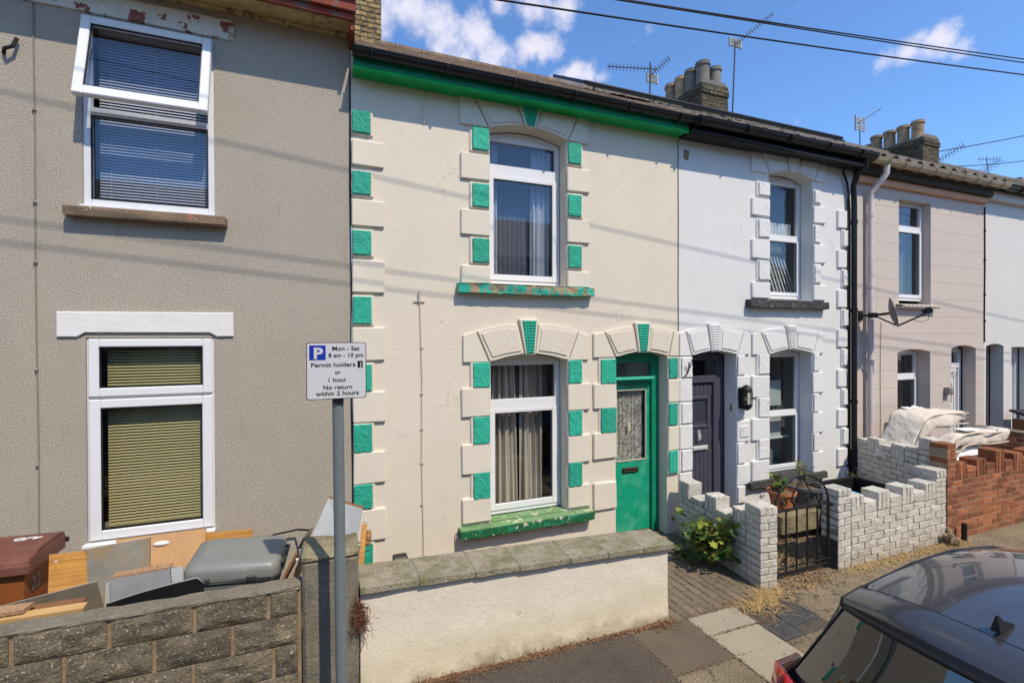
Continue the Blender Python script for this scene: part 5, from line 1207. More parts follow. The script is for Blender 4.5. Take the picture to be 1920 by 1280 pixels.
for s_ in (-1, 1):
    b = B(); b.tube([(s_*.25, d1-.02, .10), (s_*.30, d1-.02, .10)], .10, 16); b.done('wheel', BLACKP, t)
side = lambda p: Vector((.216+.06*(p.z-.06)/(h-.06)*1.0+.004+.0-.0, p.x, p.z))
glyphs('22', -.17, .0, .79, .10, 0, t, WHITEPT, 'painted_number', .01, conv=lambda p: Vector((.2105+.0605*(p.z-.06)/.92+.0035, p.x, p.z)))
b = B(); b.slab((-.22, -.20, h+.073), (-.19, -.22, h+.071), (-.10, -.05, h+.092), (-.125, -.035, h+.094), -.003); b.slab((-.22, -.20, h+.073), (-.245, -.185, h+.074), (-.27, -.10, h+.086), (-.245, -.09, h+.088), -.003)
b.done('painted_tick', WHITEPT, t)
b = B(); zz = h+.099
for p, q in (((.02, .14), (.07, .19)), ((.07, .19), (.10, .13)), ((.10, .13), (.14, .18)), ((.14, .18), (.19, .15)), ((.04, .10), (.12, .11)), ((.17, .10), (.22, .16))):
    d = Vector((q[0]-p[0], q[1]-p[1])).normalized()*.012; b.slab((p[0]-d.y, p[1]+d.x, zz), (p[0]+d.y, p[1]-d.x, zz), (q[0]+d.y, q[1]-d.x, zz), (q[0]-d.y, q[1]+d.x, zz), .003)
b.done('paint_scrawl', WHITEPT, t)

def board(name, label, cat, p, th, m, edge=None, extra=None):
    base = Vector((sum(q[0] for q in p)/4, sum(q[1] for q in p)/4, 0)); t = thing(name, label, cat, base)
    b = B(); b.slab(*p, th); b.done('panel', m, t)
    # chipped, slightly warped board: nibble its rim
    if edge: b = B(); d = [Vector(q) for q in p]; n = (d[1]-d[0]).cross(d[3]-d[0]).normalized(); b.slab(d[3]-n*.001+(d[3]-d[0]).normalized()*.001, d[2]-n*.001+(d[2]-d[1]).normalized()*.001, d[2]+(d[2]-d[1]).normalized()*.004-n*.001, d[3]+(d[3]-d[0]).normalized()*.004-n*.001, th); b.done('edging', edge, t)
    return t
t = board('pine_board', 'orange pine effect panel with screw holes leaning beside the brown bin', 'board', [(-1.80, -.92, .55), (-1.545, -.92, .55), (-1.655, -.72, 1.03), (-1.865, -.72, 1.035)], .018, WOODO, WOODP)
for x_, y_, z_ in ((-1.845, -.80, .85), (-1.83, -.885, .65), (-1.84, -.745, .99)):
    b = B(); b.tube([(x_+.02, y_-.012, z_), (x_+.02, y_+.004, z_)], .012, 10); b.done('screw_cap', WHITEPT, t)
t = board('grey_board', 'grey panel with brown water stains leaning between the pine and tan boards', 'board', [(-1.49, -1.10, .50), (-1.18, -1.02, .62), (-1.275, -.66, 1.045), (-1.66, -.70, 1.03)], .018, GREYBD, LTGREY)
t = board('cabinet_door', 'tan hardboard cabinet door with white oval handle under the window', 'cabinet door', [(-1.66, -.36, .45), (-1.00, -.36, .45), (-1.00, -.14, .885), (-1.66, -.14, .885)], .018, WOODT, WOODP)
b = B(); b.ball((-1.33, -.195, .825), .062, (1, .35, .36), 16, 10); b.done('handle', WHITEPT, t, smooth=True)
t = board('pine_shelf', 'narrow yellow pine shelf standing behind the grey suitcase', 'board', [(-1.06, -.24, .45), (-.63, -.24, .45), (-.63, -.12, .82), (-1.06, -.12, .845)], .02, WOODO, WOODP)
t = board('dark_board', 'dark brown board with white edge lying low behind the block wall', 'board', [(-2.45, -1.25, .74), (-1.36, -1.25, .78), (-1.46, -1.09, .93), (-2.2, -1.09, .83)], .016, mat('dark_olive_board', (.075, .06, .035), .7, [(5, .2)]), LTGREY)
t = board('softwood_batten', 'pale softwood batten lying along the top of the block wall', 'batten', [(-2.6, -1.41, .935), (-1.42, -1.41, .915), (-1.42, -1.35, .925), (-2.6, -1.35, .945)], -.03, WOODP)
t = board('chipboard_offcut', 'broken chipboard strip on the pale batten by the bin', 'offcut', [(-2.3, -1.40, .975), (-1.72, -1.39, .958), (-1.70, -1.31, .962), (-2.3, -1.31, .98)], -.025, CHIP)
t = board('brown_strip', 'thin brown strip between the dark panel and the pale batten', 'batten', [(-1.80, -1.33, .905), (-1.46, -1.33, .90), (-1.46, -1.25, .915), (-1.80, -1.25, .92)], -.015, WOODB)
t = thing('drawer', 'upturned grey drawer with raw chipboard top edge in front of the grey stained panel', 'drawer', (-1.2, -1.15, .5))
b = B(); b.slab((-1.345, -1.17, .60), (-.99, -1.17, .63), (-1.03, -1.12, .965), (-1.375, -1.12, .955), .016); b.done('front', GREYLAM, t)
b = B(); b.slab((-1.375, -1.122, .957), (-1.03, -1.122, .967), (-1.03, -1.055, .972), (-1.37, -1.055, .96), .012); b.done('raw_edge', CHIP, t)
b = B(); b.slab((-.985, -1.165, .63), (-.93, -1.165, .63), (-.955, -1.11, .97), (-1.025, -1.12, .966), .014); b.slab((-1.40, -1.155, .6), (-1.35, -1.165, .60), (-1.38, -1.115, .93), (-1.40, -1.11, .93), .014); b.done('side', LTGREY, t)
b = B(); b.slab((-1.36, -1.05, .60), (-1.0, -1.05, .63), (-1.03, -1.0, .93), (-1.37, -1.0, .93), .012); b.done('rear', GREYLAM, t)
t = thing('plastic_tray', 'black plastic tray rim poking up in front of the grey drawer and suitcase', 'tray', (-1.0, -1.27, .7))
b = B(); n = 14; top = []; bot = []
for i in range(n+1):
    u = i/n; x = -1.36+.56*u; z = .84+.085*(1-(1-u)**2.2)-(.05*max(0, u-.93)/.07 if u > .93 else 0); top.append((x, -1.24-.03*math.sin(u*3), z)); bot.append((x, -1.22, .55))
for i in range(n): b.slab(bot[i], bot[i+1], top[i+1], top[i], .006)
b.done('panel', BLACKP, t)
b = B(); b.tube(top, .006, 6); b.done('rim', GREYLAM, t, smooth=True)

# suitcase lying flat
t = thing('suitcase', 'grey hard shell suitcase lying on its side behind the block wall', 'suitcase', (-.645, -.85, .66))
def shell(z0, z1, ins, nseg=6):
    b = B(); rings = []
    L_, W_ = .325, .245
    prof = [(0, z0), (0, z0+(z1-z0)*.45), (.012, z0+(z1-z0)*.75), (.045, z0+(z1-z0)*.93), (.09, z1)]
    for d, z in prof:
        rings.append([Vector((x*(L_-d)/L_, y*(W_-d)/W_, z)) for x, y in rrect(-L_, L_, -W_, W_, .07, 5)])
    vr = [[b.bm.verts.new(p) for p in r] for r in rings]
    for a, c in zip(vr, vr[1:]):
        k = len(a)
        for i in range(k): b.bm.faces.new((a[i], a[(i+1) % k], c[(i+1) % k], c[i]))
    b.bm.faces.new(vr[-1]); b.bm.faces.new(vr[0][::-1])
    return b
Mc = Matrix.Translation((-.645, -.86, .725)) @ Matrix.Rotation(R(3), 4, 'Y') @ Matrix.Rotation(R(5), 4, 'X') @ Matrix.Rotation(R(-4), 4, 'Z')
b = shell(.105, .225, 0)
for v in b.bm.verts: v.co = Mc @ v.co
b.done('upper_shell', CASE, t, smooth=True, sharp=40)
b = shell(.085, -.03, 0)
for v in b.bm.verts: v.co = Mc @ v.co
b.done('lower_shell', CASE, t, smooth=True, sharp=40)
b = B(); P = rrect(-.328, .328, -.248, .248, .072, 5)
for zz in (.088, .102):
    b.tube([Mc @ Vector((x, y, zz)) for x, y in P+[P[0]]], .010, 6)
b.done('seam_trim', CASED, t, smooth=True)
for x_ in (-.17, .14):
    b = B(); b.box(x_-.035, x_+.035, -.262, -.244, .09, .132, .006, Mc); b.done('catch', CASED, t)
b = B(); b.box(.318, .345, -.12, .12, .08, .125, .01, Mc); b.tube([Mc @ Vector((.33, -.14, .15)), Mc @ Vector((.35, -.10, .17)), Mc @ Vector((.35, .10, .17)), Mc @ Vector((.33, .14, .15))], .013, 8); b.done('handle', CASED, t, smooth=True, sharp=40)
t = board('brown_shelf', 'dark brown shelf leaning beside the grey suitcase against the pier', 'board', [(-.40, -1.16, .60), (-.32, -.80, .60), (-.11, -.88, 1.03), (-.16, -1.12, 1.05)], .02, WOODB, WOODP)
t = board('tan_shelf', 'tan shelf with metal bracket leaning nearest the block pier', 'board', [(-.32, -1.22, .62), (-.24, -.95, .62), (-.09, -1.0, .99), (-.115, -1.17, 1.06)], .02, mat('tan_laminate', (.33, .16, .075), .6, [(4, .1)]), WOODB)
b = B(); b.box(-.185, -.16, -1.19, -1.165, .93, .99, .003); b.box(-.21, -.19, -1.185, -1.16, .89, .92, .003); b.done('bracket', CHROME, t)
t = board('pale_panel', 'large pale grey panel propped on the pier behind the sign pole', 'board', [(-.14, -.62, .78), (.20, -.95, .66), (.315, -.72, 1.08), (.04, -.42, 1.115)], .016, LTGREY, None)
b = B(); b.slab((.03, -.42, 1.118), (.315, -.725, 1.083), (.325, -.70, 1.098), (.04, -.40, 1.132), -.01); b.done('edging', WOODB, t)
t = thing('wooden_leg', 'orange wooden furniture leg with turned foot beside the block pier', 'furniture leg', (.29, -1.0, .5))
b = B(); b.slab((.235, -1.12, .62), (.275, -1.12, .62), (.335, -.92, 1.01), (.295, -.92, 1.02), .045); b.done('leg', WOODO, t)
b = B(); b.tube([(.335, -.98, .885), (.345, -.95, .925), (.35, -.92, .955)], [.024, .026, .02], 12); b.ball((.333, -.985, .878), .025); b.done('turned_foot', mat('worn_varnish', (.26, .14, .055), .5, [(40, .3)]), t, smooth=True)
b = B(); b.box(.315, .335, -.93, -.91, 1.01, 1.055, .003); b.done('bracket', CHROME, t)
t = thing('timber_rail', 'dark timber rail standing in the gap between the pier and the cream wall', 'timber', (.27, -1.0, .4))
b = B(); b.slab((.245, -1.2, .45), (.268, -1.2, .45), (.33, -.9, .98), (.305, -.9, .98), .03); b.done('rail', mat('weathered_timber', (.17, .12, .08), .85, [(4, .2)]), t)
t = thing('lead_cable', 'black cable lying along the foot of the grey wall', 'cable', (-.3, -.1, .7))
b = B(); b.tube([(-.62, -.05, .66), (-.45, -.06, .72), (-.25, -.08, .745), (-.12, -.3, .80)], .009, 6); b.done('cord', CABLE, t)
t = thing('floodlight', 'small black floodlight standing behind the cream wall', 'floodlight', (.70, -.18, 0))
b = B(); b.box(.645, .79, -.26, -.14, .24, .38, .012); b.done('housing', BLACKP, t)
b = B(); b.tube([(.78, -.2, .31), (.83, -.19, .32), (.87, -.18, .28), (.87, -.17, 0)], .006, 6); b.tube([(.72, -.18, .2), (.72, -.18, 0)], .012, 6); b.done('stand', BLACKP, t)

# ------------------------------------------------------------------ plants
LM = {}
def leaf_mesh(kind, m):
    k = (kind, m.name)
    if k in LM: return LM[k]
    if kind == 'maple': pts = [(0, 0), (.25, -.12), (.42, .1), (.62, .12), (.5, .38), (.62, .62), (.3, .62), (.0, 1.0), (-.3, .62), (-.62, .62), (-.5, .38), (-.62, .12), (-.42, .1), (-.25, -.12)]
    else: pts = [(0, 0), (.16, .2), (.2, .45), (.12, .75), (0, 1), (-.12, .75), (-.2, .45), (-.16, .2)]
    b = B(); vs_ = [b.bm.verts.new((x, y, .12*abs(x)-.15*(y-.4)**2)) for x, y in pts]; c = b.bm.verts.new((0, .4, -.03))
    for i in range(len(vs_)): b.bm.faces.new((c, vs_[i], vs_[(i+1) % len(vs_)]))
    me = bpy.data.meshes.new('leaf'); b.bm.to_mesh(me); b.bm.free(); me.materials.append(m); LM[k] = me; return me
def leaves(t, pts, kind, mats, s0, s1, nrm=None):
    for p in pts:
        o = bpy.data.objects.new('leaf', leaf_mesh(kind, random.choice(mats))); C.objects.link(o); o.parent = t
        o.location = Vector(p)-ORG[t]; s = random.uniform(s0, s1); o.scale = (s, s, s)
        o.rotation_euler = (random.gauss(.5, .5), random.gauss(0, .5), random.uniform(0, 6.28))
bush = thing('shrub', 'yellow green lobed leaved shrub growing by the white return wall on the path', 'shrub', (4.02, -.98, 0))
stems = []
for i in range(10):
    a = random.uniform(0, 6.28); r = random.uniform(.08, .26); hh = random.uniform(.35, .62)
    stems.append([(4.02+random.uniform(-.04, .04), -.98, 0), (4.02+r*.5*math.cos(a), -.98+r*.6*math.sin(a), hh*.55), (4.02+r*math.cos(a)*.9, -.98+r*1.25*math.sin(a), hh)])
b = B()
for s_ in stems: b.tube(s_, [.007, .005, .003], 5)
b.done('stem', STEM, bush)
P = []
for i in range(210):
    s_ = random.choice(stems); u = random.uniform(.25, 1.05); p = Vector(s_[1]).lerp(Vector(s_[2]), u*2-1) if u > .5 else Vector(s_[0]).lerp(Vector(s_[1]), u*2)
    p = p+Vector((random.gauss(0, .055), random.gauss(0, .075), random.gauss(0, .04))); p.z = max(p.z, .05)
    if p.x < 4.26+.1*(p.y+.9): P.append(p)
leaves(bush, P, 'maple', [LEAF, LEAF, LEAFD, LEAFD], .05, .105)
leaves(bush, [(4.10, -1.22, .23), (4.13, -1.20, .16), (4.08, -1.26, .30), (4.12, -1.3, .19)], 'maple', [LEAFD], .09, .12)
b = B(); b.tube([(4.12, -1.25, 0), (4.10, -1.24, .15), (4.09, -1.25, .28)], .005, 5); b.done('stem', STEM, bush)
leaves(bush, [(3.9+random.gauss(0, .08), -.75+random.gauss(0, .12), .06+random.random()*.08) for i in range(25)], 'maple', [LEAFD], .05, .09)
def potted(name, lab, c, r, h, m, n, s0, s1, kind='oval', spread=.2, high=.22, mats=(LEAF, LEAFD), rim=.012):
    t = thing(name, lab, 'plant pot', c)
    b = B(); b.lathe([(r*.68, 0), (r*.96, h*.85), (r*1.06, h*.85), (r*1.08, h), (r*.98, h), (r*.94, h*.86), (0, h*.84)], c, 22); b.done('pot', m, t, smooth=True, sharp=40)
    b = B(); b.lathe([(r*.95, h*.88), (0, h*.90)], c, 16); b.done('soil', SOIL, t)
    b = B(); P = []
    for i in range(9):
        a = random.uniform(0, 6.28); q = random.uniform(.02, spread); e = (c[0]+q*math.cos(a), c[1]+q*math.sin(a), c[2]+h+random.uniform(.3, 1)*high)
        b.tube([(c[0]+q*.3*math.cos(a), c[1]+q*.3*math.sin(a), c[2]+h*.85), e], .003, 4)
        for k in range(n//9): P.append(Vector((c[0]+q*.3*math.cos(a), c[1]+q*.3*math.sin(a), c[2]+h)).lerp(Vector(e), random.uniform(.2, 1.05))+Vector((random.gauss(0, .02),)*2+(random.gauss(0, .02),)))
    b.done('stem', STEM, t); leaves(t, P, kind, list(mats), s0, s1)
    return t
t = thing('stone_trough', 'old mossy concrete trough below the white house window carrying two pots', 'trough', (5.85, -.6, 0))
b = B(); ring_ = [(5.36, -.82), (6.42, -.82), (6.42, -.38), (5.36, -.38)]
b.box(5.36, 6.42, -.82, -.39, .10, .345, .012); b.box(5.40, 5.6, -.75, -.45, 0, .10); b.box(6.2, 6.4, -.75, -.45, 0, .1)
bmesh.ops.subdivide_edges(b.bm, edges=b.bm.edges[:], cuts=3, use_grid_fill=True)
for v in b.bm.verts: v.co += noise.noise_vector(v.co*6)*.008
b.done('basin', MOSS, t)
potted('plant_pot', 'terracotta pot with broad green leaves behind the iron gate', (5.60, -.62, .352), .165, .24, TERRA, 36, .09, .16, spread=.17, high=.16)
potted('plant_pot', 'large grey plastic pot with a small leafy shrub beside the terracotta pot', (6.02, -.60, .352), .235, .27, GREYPOT, 70, .035, .07, spread=.24, high=.30, mats=(LEAF, LEAF, LEAFD, LEAFR))
t = thing('plastic_box', 'black plastic recycling box behind the white castellated wall', 'box', (6.65, -.85, 0))
b = B(); b.box(6.15, 6.17, -1.15, -.6, 0, .60); b.box(7.02, 7.04, -1.15, -.6, 0, .60); b.box(6.17, 7.02, -1.15, -1.13, 0, .60); b.box(6.17, 7.02, -.62, -.6, 0, .60); b.box(6.17, 7.02, -1.13, -.62, 0, .02); b.box(6.12, 7.07, -1.18, -1.151, .58, .615, .004); b.box(6.12, 7.07, -.599, -.57, .58, .615, .004); b.box(6.12, 6.149, -1.15, -.6, .58, .615, .004); b.box(7.041, 7.07, -1.15, -.6, .58, .615, .004); b.done('tub', BLACKP, t)
b = B(); b.slab((6.2, -1.12, .56), (6.45, -1.12, .57), (6.4, -.9, .60), (6.22, -.9, .58), .01); b.done('blue_packet', mat('blue_plastic', (.05, .25, .42), .5), t)
def weeds(name, lab, cat, pts, mats, s0, s1, kind='oval'):
    c = Vector(pts[0]); t = thing(name, lab, cat, (c.x, c.y, 0))
    b = B()
    for p in pts[::3]: b.tube([(p[0], p[1], 0), p], .003, 4)
    b.done('stem', STEM, t); leaves(t, pts, kind, mats, s0, s1); return t
weeds('weed', 'small bright green weed at the foot of the black downpipe', 'weed', [(7.70+random.gauss(0, .05), -.22+random.gauss(0, .05), .34+random.random()*.2) for i in range(26)], [LEAF], .05, .09)
weeds('weed', 'tiny green seedling behind the cream wall by the floodlight', 'weed', [(.92+random.gauss(0, .06), -.2+random.gauss(0, .04), .2+random.random()*.12) for i in range(24)], [LEAF], .025, .05)
def straw(name, lab, blobs, n, L0, L1, m, flat=.25, cat='dry grass'):
    b = B()
    for i in range(n):
        x, y, sx, sy = random.choice(blobs); p = Vector((x+random.gauss(0, sx), y+random.gauss(0, sy), .004+random.random()*.015)); a = random.uniform(0, 6.28); l = random.uniform(L0, L1)
        d = Vector((math.cos(a), math.sin(a), random.uniform(-.03, flat)))*l; w = Vector((-d.y, d.x, 0)).normalized()*random.uniform(.0012, .003)
        q = p+d*.55+Vector((0, 0, .01)); e = p+d-Vector((0, 0, l*.1)); e.z = max(e.z, .004)
        va = [b.bm.verts.new(v) for v in (p-w, p+w, q+w*.8, q-w*.8)]; ve = b.bm.verts.new(e); b.bm.faces.new(va); b.bm.faces.new((va[3], va[2], ve))
    o = b.done(name, m, None, normals=False); o['label'] = lab; o['category'] = cat; o['kind'] = 'stuff'; return o
straw('dry_grass', 'straw coloured dry grass tuft lying at the corner of the white return wall', [(4.0, -1.72, .12, .05), (3.9, -1.80, .10, .05), (4.12, -1.66, .1, .03)], 420, .06, .24, STRAW, .35)
straw('dry_grass', 'thin dry grass scattered along the foot of the white and red walls', [(5.4+.25*i, -1.64, .15, .035) for i in range(9)]+[(4.6, -1.66, .2, .08), (7.4, -1.66, .12, .05)], 700, .04, .16, STRAW, .25)
def litter(name, lab, blobs, n, s0, s1, m):
    b = B()
    for i in range(n):
        x, y, sx, sy = random.choice(blobs); c = Vector((x+random.gauss(0, sx), y+random.gauss(0, sy), .008+random.random()*.01)); s = random.uniform(s0, s1); a = random.uniform(0, 6.28)
        u = Vector((math.cos(a), math.sin(a), random.uniform(-.5, .5)))*s; v = Vector((-math.sin(a), math.cos(a), random.uniform(-.5, .5)))*s*.6
        b.quad(c-u, c-v, c+u, c+v)
    o = b.done(name, m, None, normals=False); o['label'] = lab; o['category'] = 'leaf litter'; o['kind'] = 'stuff'; return o
litter('leaf_litter', 'brown leaf litter gathered along the foot of the cream wall', [(.6+.2*i, -1.605-.004*i, .12, .016) for i in range(12)]+[(2.85, -1.66, .07, .03), (1.7, -1.63, .15, .02)], 900, .006, .018, LITTER)
straw('dry_stalks', 'dry stalks and twigs at the foot of the cream wall near the pole', [(.75, -1.66, .15, .03), (1.1, -1.65, .2, .03), (1.7, -1.64, .25, .02), (2.85, -1.67, .06, .03)], 260, .03, .16, LITTER, .4)
litter('leaf_litter', 'gritty straw coloured debris scattered over the sandy pavement by the car', [(4.4+.35*i, -2.0-.12*(i % 3), .3, .35) for i in range(14)], 2600, .003, .009, STRAW)
litter('leaf_litter', 'dark grit and leaf crumbs scattered over the pavement past the gate', [(4.2+.35*i, -1.95-.15*(i % 3), .3, .3) for i in range(14)], 2200, .003, .011, mat('dark_grit', (.07, .055, .04), .95))
litter('leaf_litter', 'grit and crumbs caught in the joints of the paving slabs and block path', [(3.11, -2.2, .012, .35), (3.68, -2.1, .012, .3), (2.5, -2.3, .012, .4), (3.4, -1.665, .3, .012), (3.4, -1.96, .2, .008), (2.8, -2.245, .25, .012), (3.1, -1.2, .06, .4), (3.6, -1.62, .35, .02), (4.15, -1.1, .05, .4)], 1300, .003, .010, LITTER)
litter('leaf_litter', 'fallen leaves under the iron gate and in the garden behind it', [(4.8, -1.55, .22, .1), (4.8, -1.1, .25, .25), (5.2, -.9, .3, .25)], 700, .008, .025, LITTER)
straw('dry_grass', 'dry grass inside the garden behind the iron gate', [(4.9, -1.05, .25, .25)], 260, .04, .14, STRAW, .3)
weeds('weed', 'low green weeds seen through the bars of the iron gate', 'weed', [(5.0+random.gauss(0, .12), -1.0+random.gauss(0, .12), .03+random.random()*.07) for i in range(60)], [LEAF, LEAFD], .03, .06)
# withered ivy clump on the pier's right edge
t = thing('withered_plant', 'withered reddish brown plant clinging to the right edge of the block pier', 'plant', (.235, -1.6, .6))
b = B()
for i in range(190):
    p = Vector((.225+random.gauss(0, .02), -1.585, .62+random.gauss(0, .06))); pts = [p]
    for k in range(4): p = p+Vector((random.gauss(.004, .014), random.gauss(-.008, .008), random.gauss(-.006, .02))); pts.append(p)
    b.tube(pts, .0018, 3, False)
b.tube([(.235, -1.59, .60), (.262, -1.60, .5), (.25, -1.595, .40), (.225, -1.59, .32)], .003, 4); b.done('twigs', mat('rusty_twig', (.15, .065, .035), .9), t)
t = thing('dead_twig', 'dead dark twig stuck to the white quoin between the two doors', 'twig', (4.55, -.05, 2.2))
b = B(); b.tube([(4.50, -.05, 2.08), (4.55, -.06, 2.13), (4.58, -.055, 2.20), (4.585, -.05, 2.27)], .008, 5); b.tube([(4.55, -.06, 2.13), (4.53, -.06, 2.19), (4.515, -.055, 2.22)], .006, 5); b.tube([(4.58, -.055, 2.2), (4.62, -.07, 2.25), (4.63, -.05, 2.31)], .006, 5); b.done('branch', CABLE, t)

# ------------------------------------------------------------------ fittings on the houses
t = thing('wall_lantern', 'black half lantern on the white wall between slate door and window', 'lantern', (5.52, 0, 1.75))
cx, cy = 5.535, -.115
b = B(); b.box(5.46, 5.61, -.062, -.03, 1.60, 1.90, .012); b.done('back_plate', BLACKM, t)
b = B(); b.lathe([(.078, 1.835), (.080, 1.85), (.074, 1.875), (.055, 1.91), (.02, 1.935), (0, 1.94)], (cx, cy, 0), 20); b.lathe([(.078, 1.835), (0, 1.835)], (cx, cy, 0), 20); b.done('cap', BLACKM, t, smooth=True, sharp=50)
b = B(); b.lathe([(0, 1.575), (.03, 1.585), (.06, 1.61), (.078, 1.645), (.078, 1.66), (0, 1.66)], (cx, cy, 0), 20); b.done('base', BLACKM, t, smooth=True, sharp=50)
b = B(); b.lathe([(.066, 1.66), (.066, 1.835)], (cx, cy, 0), 20); b.done('glass', LAMPG, t, smooth=True)
for i in range(5):
    a = R(190+40*i); b = B(); b.tube([(cx+.074*math.cos(a), cy+.074*math.sin(a), 1.65), (cx+.074*math.cos(a), cy+.074*math.sin(a), 1.84)], .006, 6); b.done('bar', BLACKM, t)
b = B(); b.ball((cx, cy, 1.74), .028, (1, 1, 1.4)); b.done('bulb', mat('frosted_bulb', (.75, .72, .62), .5), t, smooth=True)

t = thing('satellite_dish', 'grey satellite dish on a bracket by the pink downpipe', 'satellite dish', (8.3, -.3, 2.95))
dn = Vector((.60, -.77, .22)).normalized(); u_ = dn.cross(Vector((0, 0, 1))).normalized(); v_ = u_.cross(dn)*-1; v_ = Vector((0, 0, 1))-dn*dn.z; v_.normalize()
dc = Vector((8.22, -.38, 2.975)); b = B(); rings = []
for r in (0, .07, .13, .18, .215):
    rings.append([b.bm.verts.new(dc+dn*(r*r*1.1)+u_*r*.92*math.cos(6.283*k/24)+v_*r*1.08*math.sin(6.283*k/24)) for k in range(24)] if r else [b.bm.verts.new(dc)])
for k in range(24): b.bm.faces.new((rings[0][0], rings[1][k], rings[1][(k+1) % 24]))
for a, c in zip(rings[1:], rings[2:]):
    for k in range(24): b.bm.faces.new((a[k], a[(k+1) % 24], c[(k+1) % 24], c[k]))
dob = b.done('reflector', DISHM, t, smooth=True)
md = dob.modifiers.new('thick', 'SOLIDIFY'); md.thickness = .006
b = B(); lo = dc-v_*.215+dn*.05; hn = dc+dn*.46-v_*.10; b.tube([lo, hn], .013, 6); b.done('arm', BLACKM, t)
b = B(); b.box(-.05, .05, -.035, .035, -.045, .045, .008, Matrix.Translation(hn+v_*.03) @ dn.to_track_quat('Y', 'Z').to_matrix().to_4x4()); b.tube([hn+v_*.03, hn+v_*.03-dn*.09], .03, 12); b.done('receiver', BLACKP, t)
b = B(); b.tube([(8.10, -.01, 2.95), (8.10, -.16, 2.95), (8.12, -.22, 2.95), dc-dn*.01], .02, 8); b.box(8.06, 8.14, -.03, 0, 2.87, 3.03, .004); b.tube([(8.12, -.2, 2.95), dc-v_*.2+dn*.03], .012, 6); b.box(8.08, 8.17, -.24, -.14, 2.91, 2.99, .01); b.done('bracket', BLACKM, t)
b = B(); b.tube([hn, hn-v_*.10-dn*.03, hn-v_*.13-dn*.12, hn-v_*.06-dn*.22, lo], .004, 5); b.done('lead', CABLE, t)

def aerial(lab, base, top, booms, el, m=ALU, group=None):
    """mast from base to top; booms = (p0, p1, n elements, half length, element direction)"""
    t = thing('television_aerial', lab, 'aerial', base)
    b = B(); b.tube([base, top], .016, 8); b.done('mast', m, t)
    for p0, p1, n, hl, ed in booms:
        b = B(); p0, p1, e = Vector(p0), Vector(p1), Vector(ed).normalized(); b.tube([p0, p1], .011, 6); bo = b.done('boom', m, t); b = B()
        for i in range(n):
            q = p0.lerp(p1, (i+.5)/n); b.tube([q-e*hl, q+e*hl], .006, 5)
        b.done('elements', m, bo)
    if el:
        b = B()
        for c, w, h in el:
            for s_ in (-1, 1):
                for k in range(3): b.box(c[0]-w, c[0]+w, c[1]-.02, c[1]+.02, c[2]+s_*h*.5+(k-1)*h*.28-h*.05, c[2]+s_*h*.5+(k-1)*h*.28+h*.05)
            b.box(c[0]-w, c[0]-w+.02, c[1]-.022, c[1]+.022, c[2]-h, c[2]+h); b.box(c[0]+w-.02, c[0]+w, c[1]-.022, c[1]+.022, c[2]-h, c[2]+h)
        b.done('reflector', AERB, t)
    return t
aerial('two armed aerial with long horizontal boom above the solar panels', (6.28, 3.0, 7.35), (6.30, 3.0, 8.28), [((5.27, 3.0, 7.99), (6.45, 3.0, 8.17), 14, .07, (.1, 0, 1)), ((6.26, 3.0, 7.98), (6.80, 3.0, 8.48), 9, .07, (-.7, 0, .7))], [((6.36, 3.02, 7.97), .13, .10)])
aerial('tall aerial whose boom points up to the right by the near chimney stack', (8.50, 3.0, 7.3), (8.60, 3.0, 9.2), [((8.60, 3.0, 9.15), (9.77, 3.0, 10.13), 15, .055, (-.6, 0, .8))], [((8.62, 3.02, 9.20), .17, .10)])
aerial('small aerial standing before the far chimney stack', (15.92, 5.0, 7.7), (15.89, 5.0, 9.4), [((15.7, 5.0, 9.32), (16.95, 5.0, 10.05), 4, .05, (0, 1, .3))], [((15.9, 5.0, 9.38), .22, .24)])
aerial('aerial boom fixed to the side of the far chimney stack', (15.66, 3.0, 7.45), (16.2, 3.0, 7.60), [((16.1, 3.0, 7.55), (17.33, 3.0, 8.17), 9, .10, (-.45, 0, .9))], None)
aerial('broad aerial with many rods beyond the far chimney stack', (25.5, 6.0, 8.5), (25.2, 6.0, 9.9), [((24.75, 6.0, 9.2), (26.2, 6.0, 9.95), 9, .55, (1, 0, .12)), ((24.6, 6.0, 9.75), (26.3, 6.0, 10.0), 7, .12, (0, 0, 1))], None)

# ------------------------------------------------------------------ overhead cables
def cable(lab, pts, r, group='overhead cables', seg=6):
    p0, p1, sag = Vector(pts[0]), Vector(pts[1]), pts[2]; n = 40
    P = [p0.lerp(p1, i/n)-Vector((0, 0, sag*4*(i/n)*(1-i/n))) for i in range(n+1)]
    b = B(); b.tube(P, r, seg); o = b.done('overhead_cable', CABLE, None, smooth=True); o['label'] = lab; o['category'] = 'cable'; o['group'] = group; return o
CA, CB, CC = ((-1.0, 1.2, 7.016), (22, 1.2, 9.80)), ((-1.0, 1.2, 7.267), (22, 1.2, 10.077)), ((-1.0, 1.2, 7.273), (22, 1.2, 10.225))
cable('lowest cable crossing the sky from the middle top to the right edge', (*CA, .08), .015)
cable('middle cable crossing the sky, lower of the close pair', (*CB, .05), .013)
cable('topmost cable crossing the sky, upper of the close pair', (*CC, .08), .013)
cable('thin cable sloping up to the right beyond the far chimney', ((16.4, 4.0, 8.05), (30, 4.0, 11.6), .1), .014)
cable('thin level cable just over the far roofs at the right', ((17.5, 4.0, 7.9), (34, 4.0, 11.9), .5), .012)
# street cables above the camera: they throw the soft lines on the facades
cable('street cable high above the pavement, casting the upper shadow line', ((-12, -2.6, 9.58), (24, -2.6, 5.54), .10), .0065)
cable('street cable high above the pavement, casting the first of the paired shadow lines', ((-12, -2.6, 8.25), (24, -2.6, 5.08), .06), .0065)
cable('street cable high above the pavement, casting the second of the paired shadow lines', ((-12, -2.6, 8.07), (24, -2.6, 4.98), .10), .0065)

